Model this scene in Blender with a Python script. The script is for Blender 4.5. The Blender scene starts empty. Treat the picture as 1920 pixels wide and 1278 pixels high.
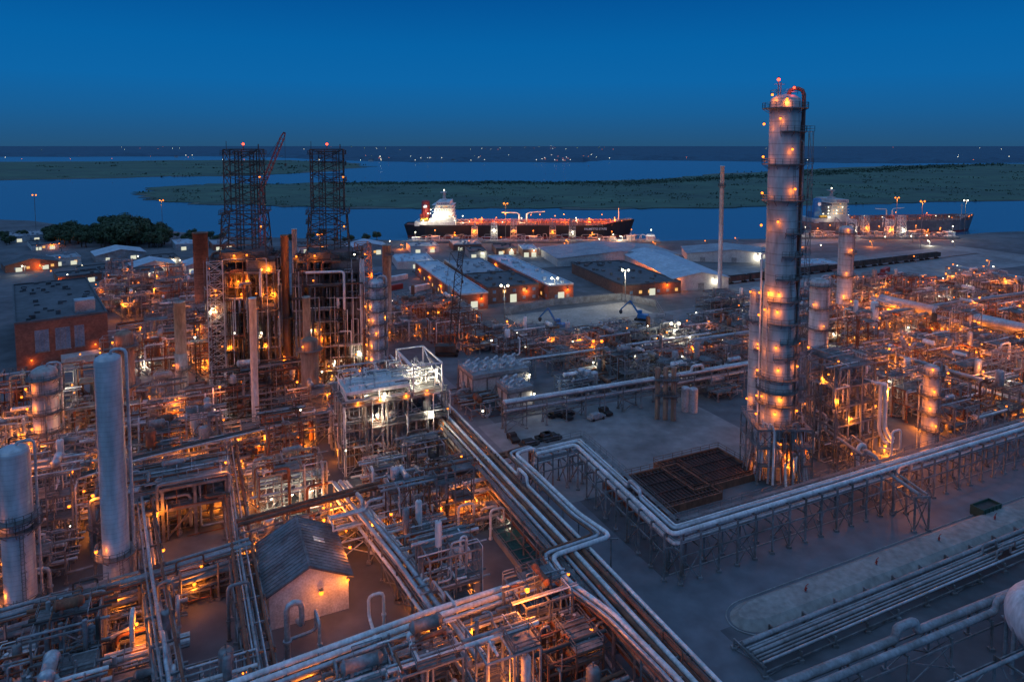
import bpy, math, random, bmesh
from mathutils import Vector, Matrix
R=random.Random(11)
pi=math.pi; rad=math.radians; V=Vector
H=74.0; F=1280.0; PITCH=rad(4.3); CP=math.cos(PITCH); SP=math.sin(PITCH); VC=272+F*math.tan(PITCH)
GR=rad(25)
# ---------- site survey helpers: photo measurements -> ground coordinates
def ray(u,v):
    y=(VC-v)/F
    return Vector(((u-960)/F, CP+y*SP, -SP+y*CP))
def P(u,v,z=0.0):
    d=ray(u,v); t=(z-H)/d.z
    return Vector((d.x*t,d.y*t,z))
def Z(v,Y):
    d=ray(960,v); return H+d.z*Y/d.y
def mpp(p): return (p.y*CP+(H-p.z)*SP)/F
def proj(p):
    ry=p.y; rz=p.z-H; zf=ry*CP-rz*SP; yu=ry*SP+rz*CP
    return 960+F*p.x/zf, VC-F*yu/zf
A=Vector((math.cos(GR),math.sin(GR),0)); B=Vector((-math.sin(GR),math.cos(GR),0))
sc=bpy.context.scene
# ---------- materials
def M(name,c1,c2=None,rough=.6,metal=0.,scale=.6,bump=0.,band=None,emit=None,es=1.,streak=1.,spec=.5,brick=False,c3=None,bs=.62):
    m=bpy.data.materials.new(name); m.use_nodes=True; nt=m.node_tree; N=nt.nodes; L=nt.links
    b=N['Principled BSDF']; b.inputs['Roughness'].default_value=rough; b.inputs['Metallic'].default_value=metal
    b.inputs['Specular IOR Level'].default_value=spec
    if emit:
        b.inputs['Base Color'].default_value=(0,0,0,1)
        b.inputs['Emission Color'].default_value=(*emit,1); b.inputs['Emission Strength'].default_value=es
        return m
    c2=c2 or tuple(x*.6 for x in c1)
    g=N.new('ShaderNodeNewGeometry'); mp=N.new('ShaderNodeMapping'); mp.inputs['Scale'].default_value=(1,1,streak)
    L.new(g.outputs['Position'],mp.inputs['Vector'])
    n=N.new('ShaderNodeTexNoise'); n.inputs['Scale'].default_value=scale; n.inputs['Detail'].default_value=6; n.inputs['Roughness'].default_value=.65
    L.new(mp.outputs[0],n.inputs['Vector'])
    r=N.new('ShaderNodeValToRGB'); r.color_ramp.elements[0].position=.36; r.color_ramp.elements[1].position=.66
    r.color_ramp.elements[0].color=(*c2,1); r.color_ramp.elements[1].color=(*c1,1)
    if c3:
        e=r.color_ramp.elements.new(.5); e.color=(*c3,1)
    L.new(n.outputs['Fac'],r.inputs['Fac']); out=r.outputs[0]
    n2=N.new('ShaderNodeTexNoise'); n2.inputs['Scale'].default_value=scale*7; n2.inputs['Detail'].default_value=3; L.new(mp.outputs[0],n2.inputs['Vector'])
    mr=N.new('ShaderNodeMapRange'); mr.inputs[1].default_value=.3; mr.inputs[2].default_value=.7; mr.inputs[3].default_value=.74; mr.inputs[4].default_value=1.15
    L.new(n2.outputs['Fac'],mr.inputs[0])
    mx=N.new('ShaderNodeMix'); mx.data_type='RGBA'; mx.blend_type='MULTIPLY'; mx.inputs[0].default_value=1
    L.new(out,mx.inputs[6]); L.new(mr.outputs[0],mx.inputs[7]); out=mx.outputs[2]
    if band:
        s=N.new('ShaderNodeSeparateXYZ'); L.new(g.outputs['Position'],s.inputs[0])
        d=N.new('ShaderNodeMath'); d.operation='DIVIDE'; d.inputs[1].default_value=band; L.new(s.outputs[2],d.inputs[0])
        fr=N.new('ShaderNodeMath'); fr.operation='FRACT'; L.new(d.outputs[0],fr.inputs[0])
        gt=N.new('ShaderNodeMath'); gt.operation='GREATER_THAN'; gt.inputs[1].default_value=.9; L.new(fr.outputs[0],gt.inputs[0])
        m2=N.new('ShaderNodeMix'); m2.data_type='RGBA'; m2.blend_type='MULTIPLY'; m2.inputs[7].default_value=(bs,bs,bs,1)
        L.new(gt.outputs[0],m2.inputs[0]); L.new(out,m2.inputs[6]); out=m2.outputs[2]
    if brick:
        s=N.new('ShaderNodeSeparateXYZ'); tc=N.new('ShaderNodeTexCoord'); L.new(tc.outputs['Object'],s.inputs[0])
        ad=N.new('ShaderNodeMath'); L.new(s.outputs[0],ad.inputs[0]); L.new(s.outputs[1],ad.inputs[1])
        cb=N.new('ShaderNodeCombineXYZ'); L.new(ad.outputs[0],cb.inputs[0]); L.new(s.outputs[2],cb.inputs[1])
        bk=N.new('ShaderNodeTexBrick'); bk.inputs['Scale'].default_value=1.2; bk.inputs['Mortar'].default_value=(.6,.6,.6,1)
        bk.inputs['Color1'].default_value=(1,1,1,1); bk.inputs['Color2'].default_value=(.75,.75,.75,1); L.new(cb.outputs[0],bk.inputs['Vector'])
        m3=N.new('ShaderNodeMix'); m3.data_type='RGBA'; m3.blend_type='MULTIPLY'; m3.inputs[0].default_value=1
        L.new(out,m3.inputs[6]); L.new(bk.outputs[0],m3.inputs[7]); out=m3.outputs[2]
    L.new(out,b.inputs['Base Color'])
    if bump:
        bm=N.new('ShaderNodeBump'); bm.inputs['Strength'].default_value=bump; bm.inputs['Distance'].default_value=.3
        L.new(n2.outputs['Fac'],bm.inputs['Height']); L.new(bm.outputs[0],b.inputs['Normal'])
    return m
steel=M('galvanised_steel',(.26,.28,.3),(.12,.11,.1),.55,.25,.25)
dsteel=M('dark_steel',(.075,.07,.066),(.035,.03,.026),.7,.2,.3)
rust=M('rusty_steel',(.24,.1,.055),(.1,.045,.03),.8,.1,.5,streak=.4)
rustst=M('rust_streaked_stack',(.36,.23,.16),(.19,.11,.075),.8,.05,.5,streak=.15)
riserm=M('red_oxide_riser',(.34,.12,.09),(.2,.08,.06),.6,.1,.4,streak=.2)
silver=M('aluminium_jacket',(.5,.53,.56),(.3,.31,.32),.4,.4,.3)
white=M('white_paint',(.7,.72,.73),(.46,.46,.45),.5,0,.3,streak=.3)
grey=M('grey_paint',(.3,.32,.34),(.16,.16,.16),.6,0,.3)
jacket=M('ribbed_jacket',(.52,.54,.57),(.38,.39,.4),.42,.3,.12,band=.8,streak=.3,bs=.78)
jacketw=M('banded_jacket',(.52,.52,.52),(.33,.31,.29),.5,.15,.15,band=2.4,streak=.25,bs=.72)
tan=M('tan_refractory',(.46,.43,.38),(.28,.24,.2),.8,0,.3,streak=.3)
conc=M('concrete_slab',(.23,.24,.25),(.13,.135,.14),.85,0,.04,.15,c3=(.19,.2,.205))
berm_m=M('berm_concrete',(.29,.285,.27),(.2,.195,.185),.85,0,.12,.15)
asph=M('asphalt',(.125,.14,.16),(.105,.117,.136),.7,0,.04,.1)
gmat=M('plant_ground',(.125,.135,.15),(.055,.06,.068),.88,0,.03,.2,c3=(.09,.097,.108))
kerbm=M('kerb_concrete',(.3,.31,.31),(.2,.21,.21),.85,0,.4)
brickm=M('brick',(.31,.13,.085),(.2,.09,.065),.85,0,.15,brick=True)
droof=M('dark_roof',(.1,.105,.115),(.05,.052,.058),.75,0,.1,c3=(.075,.078,.085))
broof=M('light_metal_roof',(.44,.52,.58),(.32,.39,.45),.45,.1,.08,c3=(.39,.47,.53))
groof=M('grey_metal_roof',(.32,.35,.38),(.2,.22,.25),.55,.1,.12)
wallw=M('metal_siding',(.48,.49,.49),(.36,.36,.36),.6,0,.3)
glass=M('window_glass',(.24,.33,.42),(.14,.2,.27),.15,0,.3)
gratm=M('grating',(.2,.205,.21),(.09,.088,.085),.7,.2,.4)
blackh=M('black_hull',(.012,.013,.016),(.02,.02,.024),.4,0,.05)
redh=M('red_antifouling',(.28,.035,.03),(.2,.03,.02),.6,0,.1)
deckr=M('red_oxide_deck',(.42,.11,.07),(.2,.06,.04),.7,0,.2)
deckg=M('deck_pipe_paint',(.42,.2,.13),(.25,.1,.07),.6,0,.4)
greyh=M('weathered_hull',(.2,.18,.18),(.13,.11,.12),.6,0,.05)
redp=M('red_paint',(.4,.03,.025),(.25,.03,.02),.5,0,.5)
bluep=M('blue_paint',(.03,.2,.42),(.02,.12,.3),.5,0,.5)
greenp=M('green_paint',(.02,.07,.05),(.015,.05,.035),.6,0,.5)
yelp=M('yellow_paint',(.6,.36,.03),(.4,.25,.03),.6,0,.5)
rubber=M('rubber',(.02,.02,.02),(.015,.015,.015),.8)
basin=M('dark_basin_slats',(.075,.035,.03),(.03,.016,.014),.8,0,.4)
leafm=M('foliage',(.055,.095,.035),(.02,.038,.018),.8,0,.4)
scrubm=M('scrub_foliage',(.045,.09,.055),(.03,.06,.042),.9,0,.05)
barkm=M('bark',(.08,.06,.045),(.04,.03,.025),.9)
marshm=M('marsh_grass',(.07,.135,.08),(.038,.075,.055),.9,0,.006,c3=(.052,.102,.065))
haze_forestm=M('haze_tinted_woods',(.022,.095,.155),(.014,.068,.118),.95,0,.004)  # blue aerial haze over the far land is put into the base colour
mudm=M('mud_bank',(.12,.13,.1),(.08,.09,.075),.9,0,.02)
poolm=M('pool_water',(.04,.15,.14),(.025,.1,.1),.1,0,.3)
whitep=M('white_letters',(.9,.9,.9),(.85,.85,.85),.5)
drumst=M('drum_steel',(.26,.16,.1),(.1,.065,.045),.7,.2,.3,band=3.)
soot=M('soot_panel',(.14,.135,.135),(.06,.06,.06),.8,0,.3)
EO=M('lamp_sodium',(0,0,0),emit=(1,.2,.015),es=4.2)
EW=M('lamp_white',(0,0,0),emit=(1,.9,.65),es=7.)
ER=M('lamp_red',(0,0,0),emit=(1,.05,.02),es=7.)
EWIN=M('lit_window',(0,0,0),emit=(1,.5,.14),es=1.)
EWINW=M('lit_white_window',(0,0,0),emit=(.9,.9,.7),es=.8)
for m in (EO,EW,ER,EWIN,EWINW): m.cycles.emission_sampling='NONE'
wm=bpy.data.materials.new('river_water'); wm.use_nodes=True; nt=wm.node_tree; b=nt.nodes['Principled BSDF']
b.inputs['Base Color'].default_value=(.03,.11,.19,1); b.inputs['Roughness'].default_value=.25; b.inputs['IOR'].default_value=1.33
g=nt.nodes.new('ShaderNodeNewGeometry'); n=nt.nodes.new('ShaderNodeTexNoise'); n.inputs['Scale'].default_value=.12; n.inputs['Detail'].default_value=4
bm=nt.nodes.new('ShaderNodeBump'); bm.inputs['Strength'].default_value=.3; bm.inputs['Distance'].default_value=1
nt.links.new(g.outputs['Position'],n.inputs['Vector']); nt.links.new(n.outputs['Fac'],bm.inputs['Height']); nt.links.new(bm.outputs[0],b.inputs['Normal'])
PM=[steel,silver,rust,white,grey,dsteel,riserm]
# ---------- mesh builder
class MB:
    def __init__(s): s.v=[];s.f=[];s.s=[];s.mi=[];s.m=0
    def face(s,idx,sm=False): s.f.append(idx);s.s.append(sm);s.mi.append(s.m)
    def hexa(s,k):
        for q in ((0,3,2,1),(4,5,6,7),(0,1,5,4),(1,2,6,5),(2,3,7,6),(3,0,4,7)): s.face([k+i for i in q])
    def box(s,x0,y0,z0,x1,y1,z1):
        k=len(s.v); s.v+=[(x0,y0,z0),(x1,y0,z0),(x1,y1,z0),(x0,y1,z0),(x0,y0,z1),(x1,y0,z1),(x1,y1,z1),(x0,y1,z1)]; s.hexa(k)
    def beam(s,p,q,w=.25,h=None):
        p=Vector(p);q=Vector(q);d=q-p
        if d.length<1e-4:return
        d.normalize(); up=Vector((0,0,1)) if abs(d.z)<.95 else Vector((1,0,0))
        a=d.cross(up).normalized(); b=a.cross(d).normalized(); a*=w/2; b*=(h or w)/2
        k=len(s.v)
        for c in (p,q):
            for o in (-a-b,a-b,a+b,b-a): s.v.append(tuple(c+o))
        for i in range(4):
            j=(i+1)%4; s.face([k+i,k+j,k+4+j,k+4+i])
        s.face([k+3,k+2,k+1,k]); s.face([k+4,k+5,k+6,k+7])
    def tube(s,pts,r,n=8,bend=None,cap=True):
        pts=[Vector(p) for p in pts]
        if bend is None: bend=2.5*r
        if bend and len(pts)>2:
            o=[pts[0]]
            for i in range(1,len(pts)-1):
                d1=pts[i]-pts[i-1];d2=pts[i+1]-pts[i]; l1=d1.length;l2=d2.length
                if l1<1e-3 or l2<1e-3: continue
                d1/=l1;d2/=l2; bb=min(bend,l1*.45,l2*.45)
                o+=[pts[i]-d1*bb,pts[i]+(d2-d1)*bb*.29,pts[i]+d2*bb]
            o.append(pts[-1]); pts=o
        pts=[p for i,p in enumerate(pts) if i==0 or (p-pts[i-1]).length>1e-4]
        if len(pts)<2:return
        k=len(s.v); U=None
        for i,p in enumerate(pts):
            t=Vector((0,0,0))
            if i>0: t+=(p-pts[i-1]).normalized()
            if i<len(pts)-1: t+=(pts[i+1]-p).normalized()
            if t.length<1e-6: t=Vector((0,0,1))
            t.normalize()
            if U is None:
                U=t.cross(Vector((0,0,1)) if abs(t.z)<.9 else Vector((1,0,0)))
            U=U-t*U.dot(t)
            if U.length<1e-5: U=t.orthogonal()
            U.normalize(); W=t.cross(U)
            for j in range(n):
                a=2*pi*j/n; s.v.append(tuple(p+U*(r*math.cos(a))+W*(r*math.sin(a))))
        for i in range(len(pts)-1):
            for j in range(n):
                a=k+i*n; s.face([a+j,a+(j+1)%n,a+n+(j+1)%n,a+n+j],True)
        if cap:
            for base,rev in ((k,True),(k+(len(pts)-1)*n,False)):
                q=len(s.v); s.v+=s.v[base:base+n]; ix=list(range(q,q+n)); s.face(ix[::-1] if rev else ix)
    def cyl(s,p,q,r,n=10): s.tube([p,q],r,n,0)
    def lathe(s,prof,n=32,c=(0,0,0),axis='z'):
        k=len(s.v)
        for (r,z) in prof:
            for j in range(n):
                a=2*pi*j/n; x,y=r*math.cos(a),r*math.sin(a)
                if axis=='z': s.v.append((c[0]+x,c[1]+y,c[2]+z))
                elif axis=='x': s.v.append((c[0]+z,c[1]+x,c[2]+y))
                else: s.v.append((c[0]+y,c[1]+z,c[2]+x))
        for i in range(len(prof)-1):
            for j in range(n):
                a=k+i*n; s.face([a+j,a+(j+1)%n,a+n+(j+1)%n,a+n+j],True)
    def rail(s,pts,h=1.1,w=.07,step=2.5,closed=False):
        pts=[Vector(p) for p in pts]
        if closed: pts=pts+[pts[0]]
        for a,b in zip(pts,pts[1:]):
            for k in (h,h*.5): s.beam(a+Vector((0,0,k)),b+Vector((0,0,k)),w)
            n=max(1,int((b-a).length/step))
            for i in range(n+1):
                c=a.lerp(b,i/n); s.beam(c,c+Vector((0,0,h)),w)
    def ringplat(s,r,z,a0=0,a1=2*pi,w=1.2,n=None,rl=True):
        n=n or max(4,int((a1-a0)/(2*pi)*20)); k=len(s.v)
        for i in range(n+1):
            a=a0+(a1-a0)*i/n; c,sn=math.cos(a),math.sin(a)
            for rr,zz in ((r,z),(r+w,z),(r+w,z-.2),(r,z-.2)): s.v.append((rr*c,rr*sn,zz))
        for i in range(n):
            for j in range(4): s.face([k+i*4+j,k+i*4+4+j,k+i*4+4+(j+1)%4,k+i*4+(j+1)%4])
        if rl:
            ro=r+w-.05
            pts=[(ro*math.cos(a0+(a1-a0)*i/n),ro*math.sin(a0+(a1-a0)*i/n),z) for i in range(n+1)]
            s.rail(pts,1.1,.07,2)
            for i in range(0,n+1,2):
                a=a0+(a1-a0)*i/n; c,sn=math.cos(a),math.sin(a)
                s.beam((r*c,r*sn,z-1.2),(ro*c,ro*sn,z-.15),.1)
    def lattice(s,x,y,w0,w1,z0,z1,n,bw=.2,bx=True,dy=1):
        prev=None
        for i in range(n+1):
            t=i/n; w=(w0+(w1-w0)*t)/2; z=z0+(z1-z0)*t
            c=[Vector((x+a*w,y+b*w*dy,z)) for a,b in ((-1,-1),(1,-1),(1,1),(-1,1))]
            for j in range(4):
                s.beam(c[j],c[(j+1)%4],bw*.7)
                if prev:
                    s.beam(prev[j],c[j],bw)
                    if bx or (i+j)%2: s.beam(prev[j],c[(j+1)%4],bw*.55)
                    if bx or not (i+j)%2: s.beam(prev[(j+1)%4],c[j],bw*.55)
            prev=c
    def latbeam(s,p,q,w,n,bw=.12):
        p=Vector(p);q=Vector(q);d=(q-p).normalized(); a=d.cross(Vector((0,1,.1))).normalized(); b=d.cross(a)
        prev=None
        for i in range(n+1):
            t=i/n; c0=p.lerp(q,t); ww=w*(1 if 0<i<n else .4)/2
            c=[c0+a*(ww*i1)+b*(ww*i2) for i1,i2 in ((-1,-1),(1,-1),(1,1),(-1,1))]
            if prev:
                for j in range(4): s.beam(prev[j],c[j],bw); s.beam(prev[j],c[(j+1)%4],bw*.7)
            prev=c
    def mesh(s,name,mats):
        me=bpy.data.meshes.new(name); me.from_pydata(s.v,[],s.f); me.update()
        me.polygons.foreach_set('use_smooth',s.s)
        for m in (mats if isinstance(mats,(list,tuple)) else [mats]): me.materials.append(m)
        me.polygons.foreach_set('material_index',s.mi); return me
def add(o): sc.collection.objects.link(o); return o
def single(name,mb,mats,label=None,cat=None,loc=(0,0,0),rot=0,group=None,kind=None):
    o=add(bpy.data.objects.new(name,mb.mesh(name,mats))); o.location=loc; o.rotation_euler=(0,0,rot)
    if label:o['label']=label
    if cat:o['category']=cat
    if group:o['group']=group
    if kind:o['kind']=kind
    return o
_lm={}; _ll={}; NL=[0]
def lampmesh(kind):
    if kind not in _lm:
        mb=MB(); r=.27
        mb.lathe([(.001,-r),(r*.7,-r*.7),(r,0),(r*.7,r*.7),(.001,r)],10)
        mb.m=1; mb.box(-.06,-.06,r*.9,.06,.06,r+.25); mb.box(-.2,-.2,r*.95,.2,.2,r+.08)
        _lm[kind]=mb.mesh('lamp',[{'o':EO,'w':EW,'r':ER}[kind],steel])
    return _lm[kind]
def lightdata(kind,e):
    e=round(e,-1) if e>50 else e
    if (kind,e) not in _ll:
        l=bpy.data.lights.new('lamp_light','POINT'); l.energy=e; l.color={'o':(1,.225,.013),'w':(1,.86,.6),'r':(1,.08,.04)}[kind]; l.shadow_soft_size=.35; _ll[(kind,e)]=l
    return _ll[(kind,e)]
class T:
    def __init__(s,name,label,cat,loc,rot=GR,group=None):
        s.o=add(bpy.data.objects.new(name,None)); s.o.location=loc; s.o.rotation_euler=(0,0,rot); s.o['label']=label; s.o['category']=cat
        if group: s.o['group']=group
    def part(s,name,mb,mats,label=None,parent=None,stuff=False):
        o=add(bpy.data.objects.new(name,mb.mesh(name,mats))); o.parent=parent or s.o
        if label:o['label']=label
        if stuff:o['kind']='stuff'
        return o
    def lamp(s,p,k='o',e=600,off=(0,0,-.7),size=1.):
        o=add(bpy.data.objects.new('lamp',lampmesh(k))); o.parent=s.o; o.location=p; o.scale=(size,)*3
        if e:
            l=add(bpy.data.objects.new('lamp_light',lightdata(k,e))); l.parent=s.o; l.location=Vector(p)+Vector(off)*size; NL[0]+=1
# ---------- equipment
def exchanger(mb,x,y,z,L,r,ax='x',m=1):
    mb.m=m
    mb.lathe([(.01,-L/2-r*.5),(r*.6,-L/2-r*.4),(r*.95,-L/2-r*.1),(r,-L/2),(r*1.15,-L/2+.02),(r*1.15,-L/2+.2),(r,-L/2+.22),(r,L/2-.5),(r*1.15,L/2-.48),(r*1.15,L/2-.3),(r,L/2-.28),(r,L/2),(r*.6,L/2+r*.35),(.01,L/2+r*.45)],16,(x,y,z),ax)
    mb.m=0
    for s in (-.3,.3):
        if ax=='x': mb.box(x+s*L-.2,y-r*.8,z-r-.7,x+s*L+.2,y+r*.8,z-r*.6)
        else: mb.box(x-r*.8,y+s*L-.2,z-r-.7,x+r*.8,y+s*L+.2,z-r*.6)
def drum(mb,x,y,z0,z1,r,m=1):
    mb.m=m; mb.lathe([(r*.9,0),(r,.3),(r,z1-z0-r*.5),(r*.8,z1-z0-r*.2),(r*.4,z1-z0-.05),(.01,z1-z0)],18,(x,y,z0))
    mb.m=0; mb.cyl((x,y,z1-.1),(x,y,z1+.6),r*.15,8)
def stairs(mb,x,y,z0,z1,w=1.,dx=1):
    n=int((z1-z0)/.5); l=(z1-z0)*1.1*dx
    for yy in (y,y+w):
        mb.beam((x,yy,z0),(x+l,yy,z1),.12,.25); mb.beam((x,yy,z0+1),(x+l,yy,z1+1),.07)
    for i in range(n):
        t=i/n; mb.box(x+l*t-.12,y,z0+(z1-z0)*t,x+l*t+.12,y+w,z0+(z1-z0)*t+.05)
def rpipes(mb,rng,L,W,hs,n,big=.3,sides=8,mats=(0,1,1,2,3,4)):
    for i in range(n):
        mb.m=rng.choice(mats); r=rng.choice((.06,.08,.1,.13,.18,big))
        p=Vector((rng.uniform(-L/2,L/2),rng.uniform(-W/2,W/2),rng.choice(hs)+rng.uniform(.1,.7)))
        pts=[p.copy()]
        for ax in rng.choice(('xzy','yzx','xyz','zxzy','yxzx','zyx','xzxz','zxz','zyz')):
            q=pts[-1].copy()
            if ax=='x': q.x=max(-L/2,min(L/2,q.x+rng.choice((-1,1))*rng.uniform(1.,L*.6)))
            elif ax=='y': q.y=max(-W/2,min(W/2,q.y+rng.choice((-1,1))*rng.uniform(1,W*.6)))
            else: q.z=max(.3,rng.choice(hs)+rng.uniform(.2,1.6))
            if (q-pts[-1]).length>.6: pts.append(q)
        if len(pts)>1: mb.tube(pts,r,sides if r>.1 else 6)
        if len(pts)>1 and r>.09:
            a,b=pts[0],pts[1]; d=(b-a)
            if d.length>2:
                c=a.lerp(b,.5); d.normalize(); mb.cyl(c-d*.35,c-d*.2,r*1.8,8); mb.cyl(c+d*.2,c+d*.35,r*1.8,8); mb.m=4; mb.cyl(c,c+Vector((0,0,r+.5)),.06,5); mb.cyl(c+Vector((0,0,r+.45)),c+Vector((0,0,r+.52)),.25,8)
def frame(mb,L,W,hs,bay=5.,w=.3,brace=.35,rng=R):
    nx=max(1,round(L/bay)); ny=max(1,round(W/bay)); xs=[-L/2+L*i/nx for i in range(nx+1)]; ys=[-W/2+W*i/ny for i in range(ny+1)]
    for x in xs:
        for y in ys: mb.beam((x,y,0),(x,y,hs[-1]),w); mb.box(x-.35,y-.35,0,x+.35,y+.35,.35)
    z0=0
    for z in hs:
        for x in xs: mb.beam((x,-W/2,z),(x,W/2,z),w*.8,w)
        for y in ys: mb.beam((-L/2,y,z),(L/2,y,z),w*.8,w)
        for i in range(nx):
            for y in (ys[0],ys[-1]):
                if rng.random()<brace: mb.beam((xs[i],y,z0),(xs[i+1],y,z),w*.5)
                if rng.random()<brace*.5: mb.beam((xs[i+1],y,z0),(xs[i],y,z),w*.5)
        for j in range(ny):
            for x in (xs[0],xs[-1]):
                if rng.random()<brace: mb.beam((x,ys[j],z0),(x,ys[j+1],z),w*.5)
        z0=z
def module(loc,L,W,hs,rng,lamps=2,dens=1.,le=600,kind='o',fm=0,label=None,name='process_structure',group=None,floor=.5,bay=4.5,pm=(0,1,1,2,3,4),rot=GR,big=.3,eq=2,fw=.24,up=0):
    t=T(name,label or rng.choice(('steel pipe structure crowded with grey and silver piping','open steel frame carrying pipes, valves and exchangers','multi level steel process frame with railings and piping','weathered steel platform packed with process piping')),'refinery structure',loc,rot,group)
    f=MB(); f.m=fm; frame(f,L,W,hs,bay,fw,.35,rng)
    t.part('steel_frame',f,PM)
    p=MB()
    rpipes(p,rng,L*1.05,W*1.05,[0]+list(hs),int(L*W*.22*dens),big,8,pm)
    for i in range(int(4*dens)):
        z=rng.choice(hs)+.35; y=rng.uniform(-W/2,W/2); p.m=rng.choice(pm); p.tube([(-L/2-1.5,y,z),(L/2+1.5,y,z)],rng.choice((.12,.18,.28)),8)
    for z in hs:
        for q in range(2):
            if rng.random()<floor:
                x0=rng.choice((-L/2,-L/4,0)); x1=min(L/2,x0+rng.uniform(.35,.7)*L); y0=rng.choice((-W/2,0)); y1=min(W/2,y0+rng.uniform(.4,.7)*W)
                zz=z+.16+q*.12; fl=MB()
                fl.box(x0,y0,zz,x1,y1,zz+.06); fl.rail([(x0,y0,zz+.05),(x1,y0,zz+.05),(x1,y1,zz+.05),(x0,y1,zz+.05)],closed=True); t.part('walkway',fl,gratm)
    if len(hs)>1 and rng.random()<.6:
        s=MB(); stairs(s,-L/4,-W/2-1.1,0,hs[0],1.,rng.choice((1,-1))); t.part('stair',s,steel)
    for i in range(eq):
        e=MB(); zz=rng.choice([0]+list(hs)); r=rng.uniform(.45,.9)
        if rng.random()<.6: exchanger(e,rng.uniform(-L/5,L/5),rng.uniform(-W/3,W/3),zz+r+.9,rng.uniform(3.,5.),r,rng.choice('xy'),rng.choice(pm)); t.part('heat_exchanger',e,PM)
        else: drum(e,rng.uniform(-L/3,L/3),rng.uniform(-W/3,W/3),zz+.2,zz+rng.uniform(2.5,5.5),rng.uniform(.5,1.1),rng.choice(pm)); t.part('drum',e,PM)
    t.part('pipework',p,PM)
    for i in range(lamps):
        z=rng.choice([0]+list(hs))+rng.choice((2.2,2.9,1.6)); x=rng.choice((-L/2,L/2,rng.uniform(-L/2,L/2))); y=-W/2-.3 if rng.random()<.45 else rng.uniform(-W/2,W/2)
        z=max(2.2,z); k='w' if (kind=='m' and rng.random()<.5) or rng.random()<.06 else 'o'
        ee=rng.choice((.4,.8,1.5,3.4)); on=rng.random()<.6
        t.lamp((x,y,z),k,le*ee*(.5 if k=='w' else 1) if on else 0,(0,-.4,-.4),1.35 if on and ee>2 else rng.choice((.8,.9,1.1)))
    return t
def offs(pts,o):
    out=[]
    for i,p in enumerate(pts):
        ds=[]
        if i>0: ds.append((pts[i]-pts[i-1]).normalized())
        if i<len(pts)-1: ds.append((pts[i+1]-pts[i]).normalized())
        n=Vector((0,0,0))
        for q in ds: n+=Vector((-q.y,q.x,0))
        n.normalize(); c=n.dot(Vector((-ds[0].y,ds[0].x,0))); out.append(p+n*(o/max(.3,c)))
    return out
RS=[]
def rack(px,z,width,tiers,label,rng,pm=(1,3,4,0),radii=(.15,.22,.3,.4),fill=.7,fm=0,sp=6.,lamps=0,le=300,walk=False,loop=1,kind='o',gap=(.15,.7),cw=.28,clear=True):
    W=[P(u,v,z) for u,v in px]; o=W[0].copy(); o.z=0
    if clear: RS.extend([(a,b,width/2,z-2.6*(tiers-1)) for a,b in zip(W,W[1:])])
    pts=[(w-o) for w in W]; pts=[Vector((p.x,p.y,0)) for p in pts]
    t=T('pipe_rack',label,'pipe rack',o,0,'pipe racks crossing the plant')
    f=MB(); f.m=fm; tz=[z-2.6*i for i in range(tiers)]
    for a,b in zip(pts,pts[1:]):
        d=b-a; l=d.length; d.normalize(); n=Vector((-d.y,d.x,0)); k=max(1,round(l/sp)); prev=None
        for i in range(k+1):
            c=a+d*(l*i/k); e=[c+n*(s*width/2) for s in (-1,1)]
            for q in e:
                f.beam(q,q+Vector((0,0,z)),cw); f.box(q.x-.4,q.y-.4,0,q.x+.4,q.y+.4,.4)
            for zz in tz: f.beam(e[0]+Vector((0,0,zz-.15)),e[1]+Vector((0,0,zz-.15)),.24,.3)
            if i%2==0: f.beam(e[0],e[1]+Vector((0,0,tz[-1])),.15); f.beam(e[1],e[0]+Vector((0,0,tz[-1])),.15)
            if prev:
                for s in (0,1):
                    for zz in tz: f.beam(prev[s]+Vector((0,0,zz-.9)),e[s]+Vector((0,0,zz-.9)),.18,.24)
                    if i%3==1: f.beam(prev[s],e[s]+Vector((0,0,tz[-1]-.9)),.14); f.beam(e[s],prev[s]+Vector((0,0,tz[-1]-.9)),.14)
            prev=e
            if lamps and i%max(1,(k//lamps))==1: t.lamp(c-n*(width/2+.3)+Vector((0,0,z-rng.uniform(.5,4))),kind,le*rng.uniform(.6,1.6))
    t.part('steel_frame',f,PM)
    for ti,zz in enumerate(tz):
        y=-width/2+.25
        while y<width/2-.3:
            r=rng.choice(radii)
            if rng.random()<fill:
                mb=MB(); mb.m=rng.choice(pm); line=offs(pts,y+r); zp=zz+r+.03
                L3=[Vector((q.x,q.y,zp)) for q in line]
                if loop and rng.random()<.35:
                    k=rng.randrange(len(L3)-1); a,b=L3[k],L3[k+1]; d=(b-a).normalized(); c=a.lerp(b,rng.uniform(.3,.7)); h=Vector((0,0,1.6))
                    if (b-a).length>12: L3=L3[:k+1]+[c-d*2,c-d*2+h,c+d*2+h,c+d*2]+L3[k+1:]
                mb.tube(L3,r,10)
                t.part('pipe',mb,PM)
            y+=2*r+rng.uniform(*gap)
    if walk:
        q=offs(pts,width/2+.6)
        g=MB()
        for a,b in zip(q,q[1:]):
            up=Vector((0,0,z)); g.beam(a+up,b+up,.9,.08); d=(b-a).normalized(); n=Vector((-d.y,d.x,0))*.45
            g.rail([a+up+n,b+up+n],w=.06)
        t.part('walkway',g,gratm)
    return t
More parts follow.
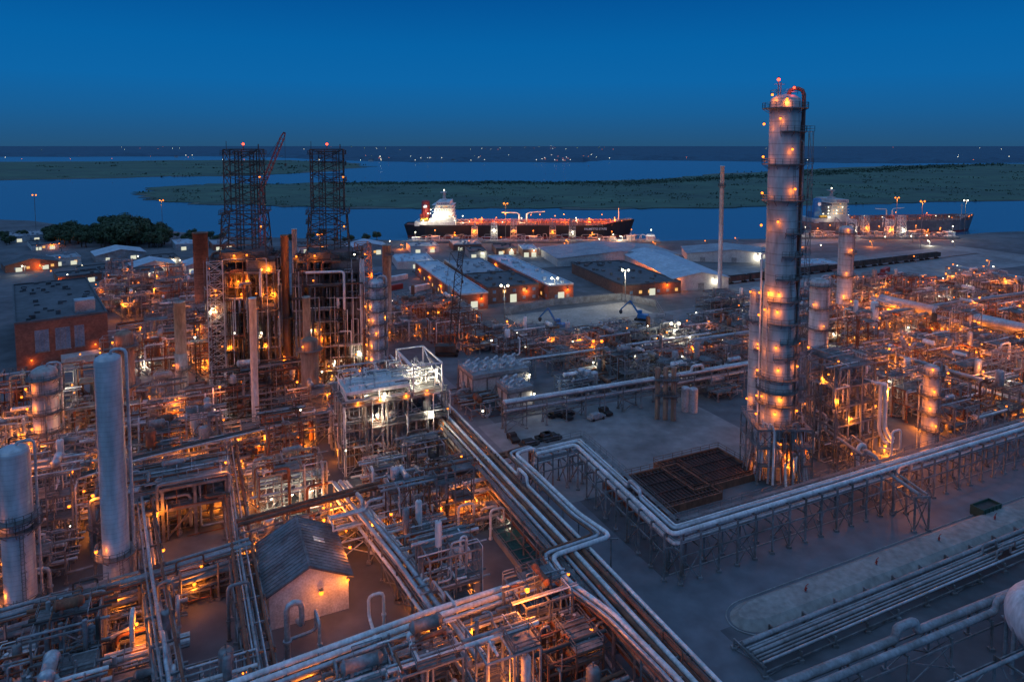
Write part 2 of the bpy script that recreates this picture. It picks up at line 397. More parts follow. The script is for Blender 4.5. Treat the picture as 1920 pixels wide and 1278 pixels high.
def column(u,vb,vt,rpx,mats,label,name='distillation_column',plats=(),cap='dome',lamps=0,le=250,riser=None,rot=0.,kind='o',prof=None,pw=1.2,full=False,skirt=None,face=-1.9,cat='column'):
    loc=P(u,vb); h=Z(vt,loc.y); r=rpx*mpp(loc); t=T(name,label,cat,loc,rot)
    s=MB()
    if prof: pr=[(rr*r,z*h) for rr,z in prof]
    else: pr=[(r*1.02,0),(r*1.02,h*.06),(r,h*.06+.05),(r,h)]
    if cap=='dome': pr+=[(r*.92,h+r*.25),(r*.6,h+r*.45),(.01,h+r*.55)]
    else: pr+=[(r*1.08,h),(r*1.08,h+.3),(r*.85,h+.3),(r*.85,h-3)]
    s.lathe(pr,32); t.part('shell',s,mats)
    if skirt:
        k=MB(); k.lathe([(r*1.12,0),(r*1.12,h*skirt),(r*1.0,h*skirt+.02)],28); t.part('fireproof_skirt',k,tan)
    for i,pf in enumerate(plats):
        m=MB(); a0=R.uniform(-2.6,-1.6) ; sp=2*pi-.01 if full or R.random()<.35 else R.uniform(2.6,4.2)
        m.ringplat(r,h*pf,a0 if sp<6 else 0,(a0 if sp<6 else 0)+sp,pw); t.part('platform',m,gratm)
        if lamps>i or (lamps and R.random()<.3):
            a=face+R.uniform(-.7,.7); q=r+pw
            t.lamp((q*math.cos(a),q*math.sin(a),h*pf+1.6),kind,le*R.uniform(.6,1.4),(.0,-.2,-.3))
    if plats:
        l=MB(); a=face+.9; zs=[0]+[h*p for p in plats]
        for i,(z0,z1) in enumerate(zip(zs,zs[1:])):
            aa=a+(.25 if i%2 else -.25); x,y=(r+.25)*math.cos(aa),(r+.25)*math.sin(aa); tx,ty=-math.sin(aa)*.22,math.cos(aa)*.22
            l.beam((x+tx,y+ty,z0),(x+tx,y+ty,z1+1),.07); l.beam((x-tx,y-ty,z0),(x-tx,y-ty,z1+1),.07)
            z=z0+.3
            while z<z1: l.beam((x+tx,y+ty,z),(x-tx,y-ty,z),.05); z+=.6
            z=z0+2.5
            while z<z1:
                ox,oy=math.cos(aa),math.sin(aa); l.tube([(x+tx*1.5,y+ty*1.5,z),(x+tx*1.6+ox*.6,y+ty*1.6+oy*.6,z),(x-tx*1.6+ox*.6,y-ty*1.6+oy*.6,z),(x-tx*1.5,y-ty*1.5,z)],.04,4,0); z+=1.4
        t.part('ladder',l,steel)
    if riser:
        for (a,pr_,mm,zb,ztop) in riser:
            m=MB(); m.m=mm; x,y=(r+pr_+.5)*math.cos(a),(r+pr_+.5)*math.sin(a); zt=h*ztop
            if ztop>=1: m.tube([(r*.2*math.cos(a),r*.2*math.sin(a),h),(r*.2*math.cos(a),r*.2*math.sin(a),h+r*.5+pr_*3),(x,y,h+r*.5+pr_*3),(x,y,zb*h)],pr_,12,pr_*3)
            else: m.tube([(r*.9*math.cos(a),r*.9*math.sin(a),zt),(x,y,zt),(x,y,zb*h)],pr_,10)
            t.part('riser_pipe',m,PM)
    t.h=h; t.r=r; t.loc=loc
    return t
# ================= SETTING =================
def poly(name,pts,z,mat,label,cat,kind='structure',wob=0,sub=1,thick=0):
    W=[]
    for i in range(len(pts)):
        a,b=pts[i],pts[(i+1)%len(pts)]
        for k in range(sub):
            p=a.lerp(b,k/sub)
            if wob: p=p+Vector((R.uniform(-wob,wob),R.uniform(-wob,wob),0))*(p.y/600)
            W.append(p)
    mb=MB(); n=len(W); mb.v=[(p.x,p.y,z) for p in W]; mb.face(list(range(n)))
    if thick:
        mb.v+=[(p.x,p.y,z-thick) for p in W]
        for i in range(n): mb.face([i,(i+1)%n,n+(i+1)%n,n+i])
    o=single(name,mb,mat,label,cat,kind=kind)
    b=bmesh.new(); b.from_mesh(o.data); bmesh.ops.triangulate(b,faces=b.faces); bmesh.ops.recalc_face_normals(b,faces=b.faces)
    up=[f for f in b.faces if abs(f.normal.z)>.9]
    if up and up[0].normal.z<0: bmesh.ops.reverse_faces(b,faces=b.faces)
    b.to_mesh(o.data); b.free(); return o
mb=MB(); S=40000; mb.v=[(-S,300,-2),(S,300,-2),(S,45000,-2),(-S,45000,-2)]; mb.face([0,1,2,3]); single('water',mb,wm,'dusk blue river water with faint ripples','water',kind='structure')
shore=[(-500,395),(-200,404),(60,414),(130,424),(310,432),(410,443),(760,451),(1000,450),(1240,452),(1330,449),(1500,447),(1700,443),(1790,441),(1850,436),(1960,432),(2300,428)]
sp=[P(u,v,0) for u,v in shore]
gp=[V((-900,-150,0))]+[V((900,-150,0))]+sp[::-1]
poly('ground',gp,0,gmat,'worn grey industrial yard ground with stained patches','ground',thick=4)
m2=[(248,365),(300,376),(420,383),(560,388),(780,391),(1000,390),(1200,392),(1500,385),(1700,380),(2100,372),(2600,360),(2600,308),(2000,306),(1800,309),(1620,313),(1500,318),(1380,325),(1250,335),(1100,341),(900,341),(700,342),(560,343),(400,347),(310,350),(275,357)]
m1=[(-700,345),(-200,341),(0,338),(200,334),(330,331),(480,329),(600,322),(690,312),(640,304),(520,300),(300,301),(150,303),(-100,304),(-700,304)]
for m in (m2,m1):
    poly('mud_bank',[P(u,v,-1.6) for u,v in m],-1.6,mudm,'pale muddy bank along the river edge','river bank',wob=12,sub=6)
    poly('marsh',[P(u,v+(-1.6 if v>345 or (m is m1 and v>320) else .2),-1.2) for u,v in m],-1.2,marshm,'dark green marsh grass island','marsh',wob=12,sub=6,thick=.5)
def inpoly(x,y,pl):
    c=False;j=len(pl)-1
    for i in range(len(pl)):
        if (pl[i][1]>y)!=(pl[j][1]>y) and x<(pl[j][0]-pl[i][0])*(y-pl[i][1])/(pl[j][1]-pl[i][1])+pl[i][0]: c=not c
        j=i
    return c
def clump(mb,c,w,h,n,ls,rng=R):
    for i in range(n):
        a=rng.uniform(0,2*pi); rr=math.sqrt(rng.random())*w; zz=rng.uniform(.15,1)**.8*h*(1-.4*(rr/w)**2)
        p=Vector((c[0]+rr*math.cos(a),c[1]+rr*math.sin(a),c[2]+zz)); d=Vector((rng.gauss(0,.6),rng.gauss(0,.6),rng.gauss(0,.7)+.9)).normalized()
        u=d.orthogonal().normalized()*ls*rng.uniform(.5,1.2); w2=d.cross(u)*rng.uniform(.5,1); k=len(mb.v)
        mb.v+=[tuple(p-u),tuple(p-w2),tuple(p+u),tuple(p+w2)]; mb.face([k,k+1,k+2,k+3])
mb=MB()
for i in range(1900):
    m=R.choice((m2,m2,m1)); x=R.uniform(0,1990); y=R.uniform(300,390)
    if R.random()<.55: x=R.uniform(620,1920); y=343-(max(0,x-1200))*.055+R.gauss(0,2)
    if not inpoly(x,y,m): continue
    p=P(x,y,-1.2); s=p.y/1000; clump(mb,p,R.uniform(8,30)*s,R.uniform(.6,3.)*(.6+.4*s),14,1.6*s)
single('marsh_scrub',mb,scrubm,'low dark shrubs scattered over the marsh','shrubs',kind='stuff')
edge=[(-1500,296),(0,294),(420,293),(560,296),(650,301),(800,304),(1090,304),(1130,300),(1300,301),(1500,304),(1650,306),(2000,305),(3400,303)]
ep=[P(u,v,-1.5) for u,v in edge]
poly('terrain',ep+[V((S,44000,0)),V((-S,44000,0))],-1.5,haze_forestm,'dark wooded plain beyond the river','land',wob=20,sub=4)
mb=MB(); n=260
rows=[1.0,1.04,1.1,1.25,1.5,2.0,3.0,5.0,8]
for j,k in enumerate(rows):
    for i in range(n):
        u=-1000+3900*i/(n-1); v=0
        for a,b_ in zip(edge,edge[1:]):
            if a[0]<=u<=b_[0]: v=a[1]+(b_[1]-a[1])*(u-a[0])/(b_[0]-a[0])
        p=P(u,v,-1.5); mb.v.append((p.x*k,p.y*k,-1.5 if j==0 else R.uniform(7,20)*(1 if j>1 else R.choice((.2,1)))))
for j in range(len(rows)-1):
    for i in range(n-1): mb.face([j*n+i,j*n+i+1,(j+1)*n+i+1,(j+1)*n+i])
single('far_woods',mb,haze_forestm,'dark band of woods on the far bank','woods',kind='stuff')
for i in range(46):
    u=R.choice((R.uniform(650,1100),R.uniform(650,1100),R.uniform(100,1900))); v=R.uniform(297,302) if 650<u<1100 else R.uniform(290,297)
    p=P(u,v,0); t=T('waterfront_house','small pale house on the wooded far bank','house',p,R.uniform(0,3),'houses on the far bank')
    w=MB(); a=R.uniform(7,12); w.box(-a,-6,-2,a,6,5); t.part('wall',w,wallw)
    w=MB(); w.v=[(-a-.5,-7,5.02),(a+.5,-7,5.02),(a+.5,0,9),(-a-.5,0,9),(a+.5,7,5.02),(-a-.5,7,5.02)]; w.face([0,1,2,3]); w.face([3,2,4,5]); t.part('roof',w,droof)
for i in range(110):
    u=R.choice((R.uniform(0,1920),R.uniform(880,1150),R.uniform(620,1100))); v=R.choice((R.uniform(275,281),R.uniform(290,301))); p=P(u,v,14)
    t=T('distant_street_lamp','tiny lit street lamp on the far bank','street lamp',(p.x,p.y,-1.5),0,'distant street lamps'); s=MB(); s.cyl((0,0,0),(0,0,15.3),.2,6); t.part('pole',s,steel); t.lamp((0,0,15.5+p.y/3000),R.choice('oww'),0,size=min(8,1.4+p.y/1700))
def strip(name,a,b,w,z,mat,label,cat='road'):
    d=(b-a).normalized(); n=Vector((-d.y,d.x,0))*w/2; mb=MB(); mb.v=[(*(a-n).xy,z),(*(b-n).xy,z),(*(b+n).xy,z),(*(a+n).xy,z)]; mb.face([0,1,2,3]); return single(name,mb,mat,label,cat,kind='structure')
rc=P(1650,1003); strip('road',rc-A*75,rc+A*180,14.,.012,asph,'smooth grey asphalt plant road')
strip('road',P(1250,1190)-B*65,P(1250,1190)+B*130,16,.016,asph,'grey asphalt plant road between pipe racks')
def slab(u,v,L,W,z,mat,label,name='pavement',rot=GR):
    p=P(u,v); mb=MB(); mb.v=[(-L/2,-W/2,0),(L/2,-W/2,0),(L/2,W/2,0),(-L/2,W/2,0)]; mb.face([0,1,2,3]); single(name,mb,mat,label,'pavement',loc=(p.x,p.y,z),rot=rot,kind='structure')
slab(1170,820,62,44,.02,conc,'stained pale concrete yard')
slab(1110,600,62,44,.02,berm_m,'dry pale gravel storage yard')
slab(820,495,240,12,.02,asph,'plant road beside the brick offices')
slab(1500,560,220,14,.024,asph,'plant road by the rail sidings')
slab(1650,500,260,70,.008,conc,'broad concrete laydown yard')
slab(1300,472,330,22,.016,conc,'pale concrete quay apron')
bo=P(1650,1066); eb=-28; bw_=3.5
out=[(120,-bw_),(120,bw_)]+[(eb-bw_*math.sin(a)*1.5,bw_*math.cos(a)) for a in [pi*i/12 for i in range(13)]]
mb=MB(); k=len(out)
mb.v=[(x,y,0.03) for x,y in out]+[((x+1.2 if x<eb+10 else x),y*.6,1.1) for x,y in out]
for i in range(k): mb.face([i,(i+1)%k,k+(i+1)%k,k+i][::-1])
mb.face(list(range(k,2*k)))
single('concrete_berm',mb,berm_m,'low sloped concrete berm with a rounded end','berm',loc=bo,rot=GR,kind='structure')
mb=MB(); mb.tube([(x-(.5 if x<eb+10 else 0),y*1.14,.08) for x,y in out[1:]],.1,6,0); single('kerb',mb,kerbm,'pale concrete kerb around the berm','kerb',loc=bo,rot=GR,kind='structure')
mb=MB(); mb.beam((-44,0,.07),(180,0,.07),.2,.14); single('kerb',mb,kerbm,'pale concrete kerb along the road','kerb',loc=rc+B*7.2,rot=GR,kind='structure')
strip('drainage_channel',bo+A*(eb+2)-B*6,bo+A*120-B*6,3.6,.01,M('channel_mud',(.05,.045,.04),(.03,.028,.025),.8),'dark drainage channel below the berm','channel')
for i in range(5):
    t=T('fire_hydrant','small dark red fire monitor on the berm','fire hydrant',bo+A*(-18+i*17)+V((0,0,1.1)),GR,'fire hydrants on the berm'); t.o.scale=(.6,)*3; m=MB(); m.cyl((0,0,0),(0,0,1.2),.22,10); m.cyl((-.5,0,.8),(.5,0,.8),.14,8); m.tube([(0,0,1.2),(0,0,1.6),(.9,0,1.9)],.1,8); t.part('body',m,redp)
    m=MB(); m.cyl((0,0,0),(0,0,.12),.5,12); t.part('flange',m,steel)
# ================= RACKS =================
rg=random.Random(5)
rack([(1000,850),(1083,830),(1264,996),(2020,768)],8.4,3.8,2,'steel pipe rack with large white pipes turning a corner',rg,pm=(3,1,3,4),radii=(.2,.34,.4,.14),lamps=0,walk=True,sp=4.2,fill=.85,gap=(.2,.7),cw=.3)
rack([(1420,1400),(1060,1012),(905,848),(735,668)],8.5,5.5,3,'long pipe rack with parallel rusty and grey pipes',rg,pm=(1,4,3,0,3,2,2),radii=(.14,.2,.3,.36),lamps=6,le=600,walk=True,gap=(.1,.5),sp=5)
rack([(330,1340),(800,1165),(1075,1075)],7.5,3.8,2,'pipe rack with thick pale pipes',rg,pm=(3,1,3),radii=(.3,.4,.5),lamps=3,le=800,fill=.9)
rack([(520,1420),(455,1040),(425,810)],6.5,4,2,'pipe rack with rusty brown pipes',rg,pm=(2,2,4,0,1),radii=(.12,.2,.3),lamps=4,le=800,fill=.75)
rack([(445,985),(700,915),(972,850)],8.2,2.6,1,'pipe bridge with rust stained pipes',rg,pm=(2,2,3),radii=(.3,.4),sp=9,fill=1)
rack([(-100,975),(260,860),(560,788)],9,3,1,'pipe bridge with dark insulated pipes',rg,pm=(4,5,1),radii=(.25,.35),sp=8,lamps=2,le=800,fill=.8)
rack([(945,757),(1230,712),(1420,680)],7,2.6,2,'pale steel pipe rack with large silver pipes',rg,pm=(3,1,3),radii=(.35,.42),fill=.8,sp=6)
rack([(1640,655),(1780,697),(2020,765)],7,3,2,'pipe rack with a wide grey pipe',rg,pm=(1,3,4),radii=(.35,.5),lamps=3,le=800,fill=.9)
rack([(1300,640),(1640,590),(1960,545)],7,4,2,'pipe rack with thin pale pipes',rg,pm=(1,3,4,0),lamps=4,le=900)
rack([(870,690),(1120,655),(1330,625)],6,3,1,'low pipe rack with grey pipes',rg,pm=(1,3,4,0))
rack([(1730,930),(1500,770)],7,3,1,'short pipe rack beneath the tall column',rg,pm=(3,1,4),radii=(.25,.35),lamps=2,le=900)
rack([(222,612),(430,580)],9,5,2,'dark pipe rack between the coking units',rg,pm=(4,2,1,5),lamps=3,le=1000)
rack([(-80,1180),(260,1085),(470,1020)],6.5,4,2,'crowded pipe rack with thin rusty pipes',rg,pm=(2,4,1,0),lamps=3,le=900,fill=.85)
rack([(330,1330),(285,1060),(262,880)],7.5,3.4,2,'narrow pipe rack with long dark pipe runs',rg,pm=(2,4,0,1),radii=(.14,.2,.28),lamps=3,le=900,fill=.85)
rack([(620,975),(760,940),(930,895)],7,4,2,'white painted pipe frame over equipment',rg,pm=(3,3,1),fm=3,lamps=1,fill=.5,clear=False)
rack([(900,1240),(760,1050),(640,905)],6.5,3.,2,'pipe rack with narrow silver pipes',rg,pm=(1,3,2),lamps=2,le=800,fill=.85)
rack([(1405,1222),(2050,955)],1.6,6,1,'low sleeper rack with long grey pipes',rg,pm=(4,1,0,4),radii=(.16,.2,.28,.35),sp=7,fill=.95,gap=(.12,.4))
rack([(1400,1330),(2150,1022)],4.5,3.4,1,'elevated rack with two thick grey pipelines',rg,pm=(4,3,4),radii=(.5,.6),sp=9,fill=1,gap=(.3,.6))
rack([(1560,1400),(2150,1130)],5,4,1,'bare steel pipe rack with few pipes',rg,pm=(3,4),radii=(.25,.4),sp=8,fill=.35)
rack([(1780,500),(1960,530)],7,6,2,'distant pipe rack with pale pipes',rg,lamps=2)
t=T('large_pipeline','thick pale pipes jogging and looping over the centre rack','pipeline',P(1000,880),0); o0=t.o.location.copy(); base=[(1004,838),(966,850),(1004,884),(1085,962),(1146,1004),(1034,1042),(1062,1086),(1150,1150),(1262,1262),(1330,1340)]
for k,(off,rr) in enumerate(((0,.38),(1.05,.3),(1.8,.2))):
    pts=[P(u,v,9.6+.1*k)-o0 for u,v in base]; zz=[p.z for p in pts]; q=offs([V((p.x,p.y,0)) for p in pts],-off); q=[V((p.x,p.y,z)) for p,z in zip(q,zz)]; q[0:1]=[V((q[0].x,q[0].y,2)),q[0]]
    m=MB(); m.m=(3,1,2)[k]; m.tube(q,rr,12,1.2); t.part('pipe',m,PM)
m=MB()
for a,b in zip(base,base[1:]):
    pa,pb=P(*a,9.6)-o0,P(*b,9.6)-o0; n=max(1,int((pb-pa).length/5))
    for i in range(n): c=pa.lerp(pb,i/n); m.beam((c.x,c.y,0),(c.x,c.y,9.1),.25); m.beam((c.x-1.2,c.y,9.1),(c.x+1.2,c.y,9.1),.2)
t.part('support',m,steel)
def nearrack(c,ex):
    best=None
    for a,b,w,z in RS:
        ax,ay=a.x,a.y; dx,dy=b.x-ax,b.y-ay; l2=dx*dx+dy*dy; t=max(0,min(1,((c.x-ax)*dx+(c.y-ay)*dy)/l2))
        d=math.hypot(c.x-ax-t*dx,c.y-ay-t*dy)
        if d<w+ex: best=min(best,z) if best else z
    return best
# ================= PROCESS CELLS =================
regs=[([(-260,1400),(1180,1400),(1040,1085),(880,865),(800,760),(600,752),(430,742),(0,800),(-260,830)],(8.5,7.5),(3.5,7,10.5,14),1.7,1.6,1050,'o',1),
 ([(870,790),(1010,748),(1300,738),(1400,745),(1390,640),(1180,625),(860,650),(845,700)],(10,9),(3,6,8.5),1.25,.8,450,'m',2),
 ([(1500,800),(1650,850),(1980,760),(2000,540),(1560,550),(1540,640),(1640,720)],(11,9),(4,8,12),1.1,1.4,1400,'o',3),
 ([(190,680),(410,705),(410,550),(210,540)],(12,10),(5,9,13),1.,1.5,1500,'o',4),
 ([(680,640),(940,650),(900,600),(790,580),(700,590)],(12,10),(4,8),.9,1.2,1000,'o',5),
 ([(1300,640),(1560,650),(1540,560),(1330,570)],(12,10),(3,6,8),1.,.8,900,'m',6)]
reserved=[(1452,885,9),(1565,850,15),(725,850,17),(205,1120,5),(38,1155,6),(575,1150,14),(460,720,22),(612,715,22),(90,870,8),(343,752,5),(480,805,4),(578,770,6),(237,800,5),(1740,845,6),(1532,655,6),(1412,800,5),(970,1045,7),(708,720,8),(1580,600,5),(1245,780,6),(1700,600,10),(1880,645,10),(930,705,17),(975,735,10),(120,650,30),(1100,820,6),(1660,800,6),(310,975,13),(540,935,9)]
rsv=[(P(u,v),r) for u,v,r in reserved]
nm=0
for reg,(cl,cw),hs,dens,lm,le,kd,seed in regs:
    rng=random.Random(seed)
    for ia in range(-40,60):
        for ib in range(-5,70):
            c=A*(ia*cl)+B*(ib*cw)
            if c.y<60: continue
            u,v=proj(c)
            if not inpoly(u,v,reg) : continue
            if any((c-q).length<r+cl*.4 for q,r in rsv): continue
            if rng.random()<.03: continue
            h=[x*rng.uniform(.85,1.15) for x in hs[:rng.choice((2,2,3,3,4) if seed==1 else (1,2,2,3))]]
            pm=rng.choice(((0,1,4,3,4,0),(0,1,2,3,4),(2,2,1,4,0),(4,3,1,3,0),(5,2,4,0)))
            nl=int(lm+rng.random())
            if v>1290: nl=min(nl,1)
            zr=nearrack(c,1.6)
            if zr is not None: h=[max(2.2,min(3.2,zr-2.2))]
            module(c+V((rng.uniform(-.4,.4),rng.uniform(-.4,.4),0)),cl*rng.uniform(.85,.97),cw*rng.uniform(.85,.97),h,rng,nl,dens*(1.1 if v>850 else .8),le,kd,rng.choice((0,0,0,2,4,4)),pm=pm,group='process structures of the plant',eq=(rng.choice((2,2,3)) if seed==1 else rng.choice((1,2))) if zr is None else 1,floor=.6)
            nm+=1
print('MODULES',nm)
module(P(310,985),22,12,[6,10],random.Random(31),5,1.1,1000,'o',0,'broad concrete framed deck carrying vessels and piping',eq=6,floor=1,pm=(2,4,0,1),bay=5.5,fw=.55)
t=module(P(545,945),13,9,[4.5,9],random.Random(32),2,1.4,500,'o',0,'process deck glowing from inside with warm white lamps',eq=4,floor=.6,pm=(2,4,1,1))
for x in (-4,0,4): t.lamp((x,-3,3.6),'w',600)
for i,(u,v) in enumerate([(300,1190),(95,1120),(160,1240),(720,1175),(765,1130),(80,1270),(180,1100),(600,1230),(990,1150),(335,1200),(430,1200),(30,1215),(1120,1175),(1160,1215),(860,1010),(880,1110),(1620,900),(1670,880),(700,1010),(250,1250),(130,1200),(820,1080),(920,1010),(540,1240)]):
    t=T('pipe_bend','thick silver pipe rising and bending back down','pipe',P(u,v),GR+R.choice((0,pi/2,pi)),'large silver pipe bends'); m=MB(); r=R.choice((.25,.32,.42)); h=R.uniform(5,9); w=R.uniform(1.6,4); m.tube([(0,0,0),(0,0,h),(w,0,h),(w,0,h*R.uniform(.3,.6)),(w,R.uniform(3,7),h*.3)],r,14,r*2.6)
    m.cyl((0,0,h*.35),(0,0,h*.35+.25),r*1.5,14); m.cyl((0,0,0.01),(0,0,.3),r*1.6,14); t.part('pipe',m,R.choice((silver,white,steel)))
# ================= MAIN COLUMN =================
plf=(.075,.11,.15,.2,.235,.27,.33,.37,.42,.48,.54,.6,.66,.745,.84,.925)
mc=column(1452,885,192,27,jacketw,'very tall pale banded distillation column with sodium lamps','distillation_column',plats=plf,lamps=0,prof=[(1.2,0),(1.16,.05),(1.06,.07),(1.06,.5),(.98,.525),(.98,1)],riser=[(.1,.45,6,.42,1.0),(.45,.3,3,.02,.8),(-.1,.3,0,.02,.6),(2.9,.2,3,.1,.6),(-.5,.16,0,.05,.9),(-2.6,.14,1,.05,.5),(.25,.2,6,.02,.95)],pw=1.3)
h,r=mc.h,mc.r
for z in plf:
    if z in (.11,.235,.37,.54,.6): continue
    for k in range(1 if z>.5 else 2):
        a=-pi/2+R.uniform(-.6,.3) if k==0 else -pi/2+R.choice((-1,1))*R.uniform(.8,1.2); q=r*1.07+.8
        mc.lamp((q*math.cos(a),q*math.sin(a),h*z+R.uniform(1.6,3.2)),'o',R.choice((130,220,420)) if z<.56 or R.random()<.5 else 110,(0,0,-.45))
    mc.lamp(((r+1.6)*math.cos(3.3),(r+1.6)*math.sin(3.3),h*z+1.5),'o',120)
m=MB()
for zf in plf[3:]:
    m.box(r+.3,-1.2,h*zf-.12,r+2.8,1.2,h*zf); m.rail([(r+.3,-1.2,h*zf),(r+2.8,-1.2,h*zf),(r+2.8,1.2,h*zf),(r+.3,1.2,h*zf)])
for y in (-1.2,1.2): m.beam((r+2.6,y,h*.2),(r+2.6,y,h*.925),.12)
zz=[h*q for q in plf[3:]]
for i,(z0,z1) in enumerate(zip(zz,zz[1:])): m.beam((r+2.6,-1.2 if i%2 else 1.2,z0),(r+2.6,1.2 if i%2 else -1.2,z1),.09); m.beam((r+2.4,-1,z0),(r+2.4,-1,z1),.05); m.beam((r+2.,-1,z0),(r+2.,-1,z1),.05)
mc.part('side_platform_tower',m,steel)
m=MB()
for x,y in ((-2,-1),(-.5,1.5)): m.cyl((x,y,h),(x,y,h+4.5),.12,6)
m.ringplat(r*.97,h-1.2,0,6.28,1.6); m.rail([(-2.5,-1.5,h+1.6),(2,-1.5,h+1.6),(2,2,h+1.6),(-2.5,2,h+1.6)],closed=True)
m.beam((-3,-1,h+3.8),(-.5,-1,h+3.8),.1)
mc.part('top_mast',m,steel)
mc.lamp((-2,-1,h+4.8),'r',150,size=1.3); mc.lamp((-3.5,-1.6,h+1.5),'o',200); mc.lamp((1,-2,h+3),'r',100); mc.lamp((-1,-3.4,h+.5),'o',300)
for i in range(9):
    a=-pi/2+R.uniform(-1.6,1.6); mc.lamp(((r+2.5)*math.cos(a),(r+2.5)*math.sin(a),R.uniform(1.5,8)),'o',750)
m=MB(); frame(m,12,11,[4,8,12],4,.26,.6)
for z in (4.2,8.2,12.2):
    for q in ((-6,-5.5,6,-4.4),(-6,4.4,6,5.5),(-6,-4.4,-4.9,4.4),(4.9,-4.4,6,4.4)): m.box(q[0],q[1],z,q[2],q[3],z+.08)
    m.rail([(-6,-5.5,z),(6,-5.5,z),(6,5.5,z),(-6,5.5,z)],closed=True)
mc.part('base_frame',m,steel)
m=MB(); rr_=random.Random(77)
for i in range(90):
    a=rr_.uniform(-3.1,.6); q=r*1.25+rr_.uniform(.4,2.2); x,y=q*math.cos(a),q*math.sin(a); z0=rr_.uniform(0,8); m.m=rr_.choice((0,1,3,4,2)); a2=a+rr_.uniform(-.5,.5); m.tube([(x,y,z0),(x,y,z0+rr_.uniform(2,7)),(q*math.cos(a2),q*math.sin(a2),z0+rr_.uniform(2,7)),(q*1.2*math.cos(a2),q*1.2*math.sin(a2),.3)],rr_.choice((.08,.12,.2,.28)),8)
mc.part('base_pipework',m,PM)
column(222,1120,675,22.5,jacket,'tall ribbed silver insulated column',riser=[(.2,.25,1,.02,1.0),(.5,.15,2,.02,.8)],plats=(.05,.2),lamps=2,le=500)
column(42,1155,848,26,jacket,'silver ribbed column with a ring platform',plats=(.12,.56,.62),lamps=2,riser=[(.3,.2,1,.02,1.0),(2.8,.2,1,.02,.9)],full=True,le=500)
column(92,875,697,21,jacketw,'stout column with stacked platforms and pipes',plats=(.2,.4,.6,.8,.95),lamps=4,riser=[(.3,.25,1,.1,1.0),(3.,.2,2,.1,.9),(-1.,.2,4,.1,.8)],full=True,le=900)
column(240,812,628,16,rustst,'rust red vertical vessel',plats=(.5,.9),lamps=1)
column(343,755,567,10,tan,'tan chimney stack with rusty base','chimney_stack',cap='open',plats=(.35,),lamps=1,skirt=.5,cat='chimney')
column(480,805,560,6.5,white,'slender white chimney stack','chimney_stack',cap='open',cat='chimney')
column(540,715,442,7,rustst,'rust streaked brown chimney stack','chimney_stack',cap='open',plats=(.45,),lamps=0,cat='chimney')
column(583,775,640,16,rustst,'rusty furnace vessel with platforms',plats=(.4,.9),lamps=2,full=True)
column(579,772,558,7,tan,'tan chimney stack above a rusty furnace','chimney_stack',cap='open',cat='chimney')
column(727,625,460,8,tan,'tan banded chimney stack','chimney_stack',cap='open',plats=(.9,),cat='chimney')
column(381,610,437,13,M('old_brick',(.26,.14,.09),(.13,.08,.06),.9,0,.2,band=2.),'old dark brick chimney stack','chimney_stack',cap='open',cat='chimney')
column(556,610,430,4.5,white,'thin pale chimney stack','chimney_stack',cap='open',cat='chimney')
column(1349,550,312,3.8,white,'tall slim white flare stack','flare_stack',cap='open',plats=(.85,),pw=.8,cat='chimney')
column(1581,600,430,13,jacketw,'grey column with several ring platforms',plats=(.25,.5,.75,.97),lamps=3,le=700,riser=[(.2,.3,0,.02,1.)])
column(1533,658,530,17,jacketw,'stout grey column ringed with a top platform',plats=(.35,.65,.97),full=True,lamps=1,le=500,riser=[(.2,.3,1,.02,1.)])
column(1412,805,545,12,jacketw,'slim banded column beside the tall tower',plats=(.2,.4,.6,.8,.96),lamps=3,le=400)
column(1637,650,568,7,white,'small white column with top platforms',plats=(.6,.95),lamps=1)
column(1740,848,690,13.5,jacketw,'pale column with stacked platforms',plats=(.3,.5,.7,.95),full=True,lamps=2,le=500,riser=[(.1,.2,1,.02,1.),(2.9,.2,1,.02,.8)])
column(708,725,530,14,silver,'silver column wrapped in platforms and risers',plats=(.25,.38,.5,.62,.74,.86,.97),full=True,lamps=5,le=500,riser=[(.1,.3,1,.02,1.),(3.,.25,1,.02,.9),(-1.2,.15,3,.02,.8)])
for u in (1232,1247,1262): column(u,785+(u-1232)*.1,700-(u%3)*5,4.5,rustst,'small reddish vertical vessel','vertical_vessel',plats=(.5,.8,),lamps=0,cat='vessel')
for i,(u,v) in enumerate([(1090,735),(1102,738),(1114,741),(760,600),(775,602),(790,600),(1285,770),(1300,772)]):
    column(u,v,v-42,7 if i<4 else 8,rust if 2<i<6 else silver,'short vertical storage vessel','vertical_vessel',cat='vessel')
# ================= STRUCTURES =================
rng=random.Random(3)
t=module(P(1570,845),17,12,[5,9.5,14,18.5,23],rng,16,2.4,1000,'o',0,'tall steel exchanger structure glowing with sodium lamps','process_structure',eq=9,floor=1,pm=(4,3,0,0),fw=.32)
m=MB()
for x,y in ((6.5,-7.2),(4.8,-7.2),(8.5,-6)):
    m.tube([(x-1.5,-4,20-x*.3),(x-1.5,y,20-x*.3),(x,y,20-x*.3),(x,y,7),(x+2,y,4),(x+2,y-1,4)],.42,12)
t.part('large_pipe',m,white,'thick pale overhead pipes dropping down the structure')
t=module(P(730,850),24,16,[5,10.5,16],rng,8,1.9,1000,'o',0,'open heater structure topped by a pale lit canopy','process_structure',eq=6,floor=1,pm=(1,3,4,0),fw=.34)
m=MB(); m.box(-11.5,-7.6,18.6,3,2,18.8); m.v[-4:]=[(x,y,z+.5) for x,y,z in m.v[-4:]]
for x in (-11.5,-4,3):
    for y in (-7.4,1.8): m.beam((x,y,16),(x,y,18.6),.25)
for i in range(15): m.beam((-11+i,-7.6,19.33),(-11+i,2,19.33),.08)
t.part('canopy_roof',m,white,'pale ribbed canopy roof')
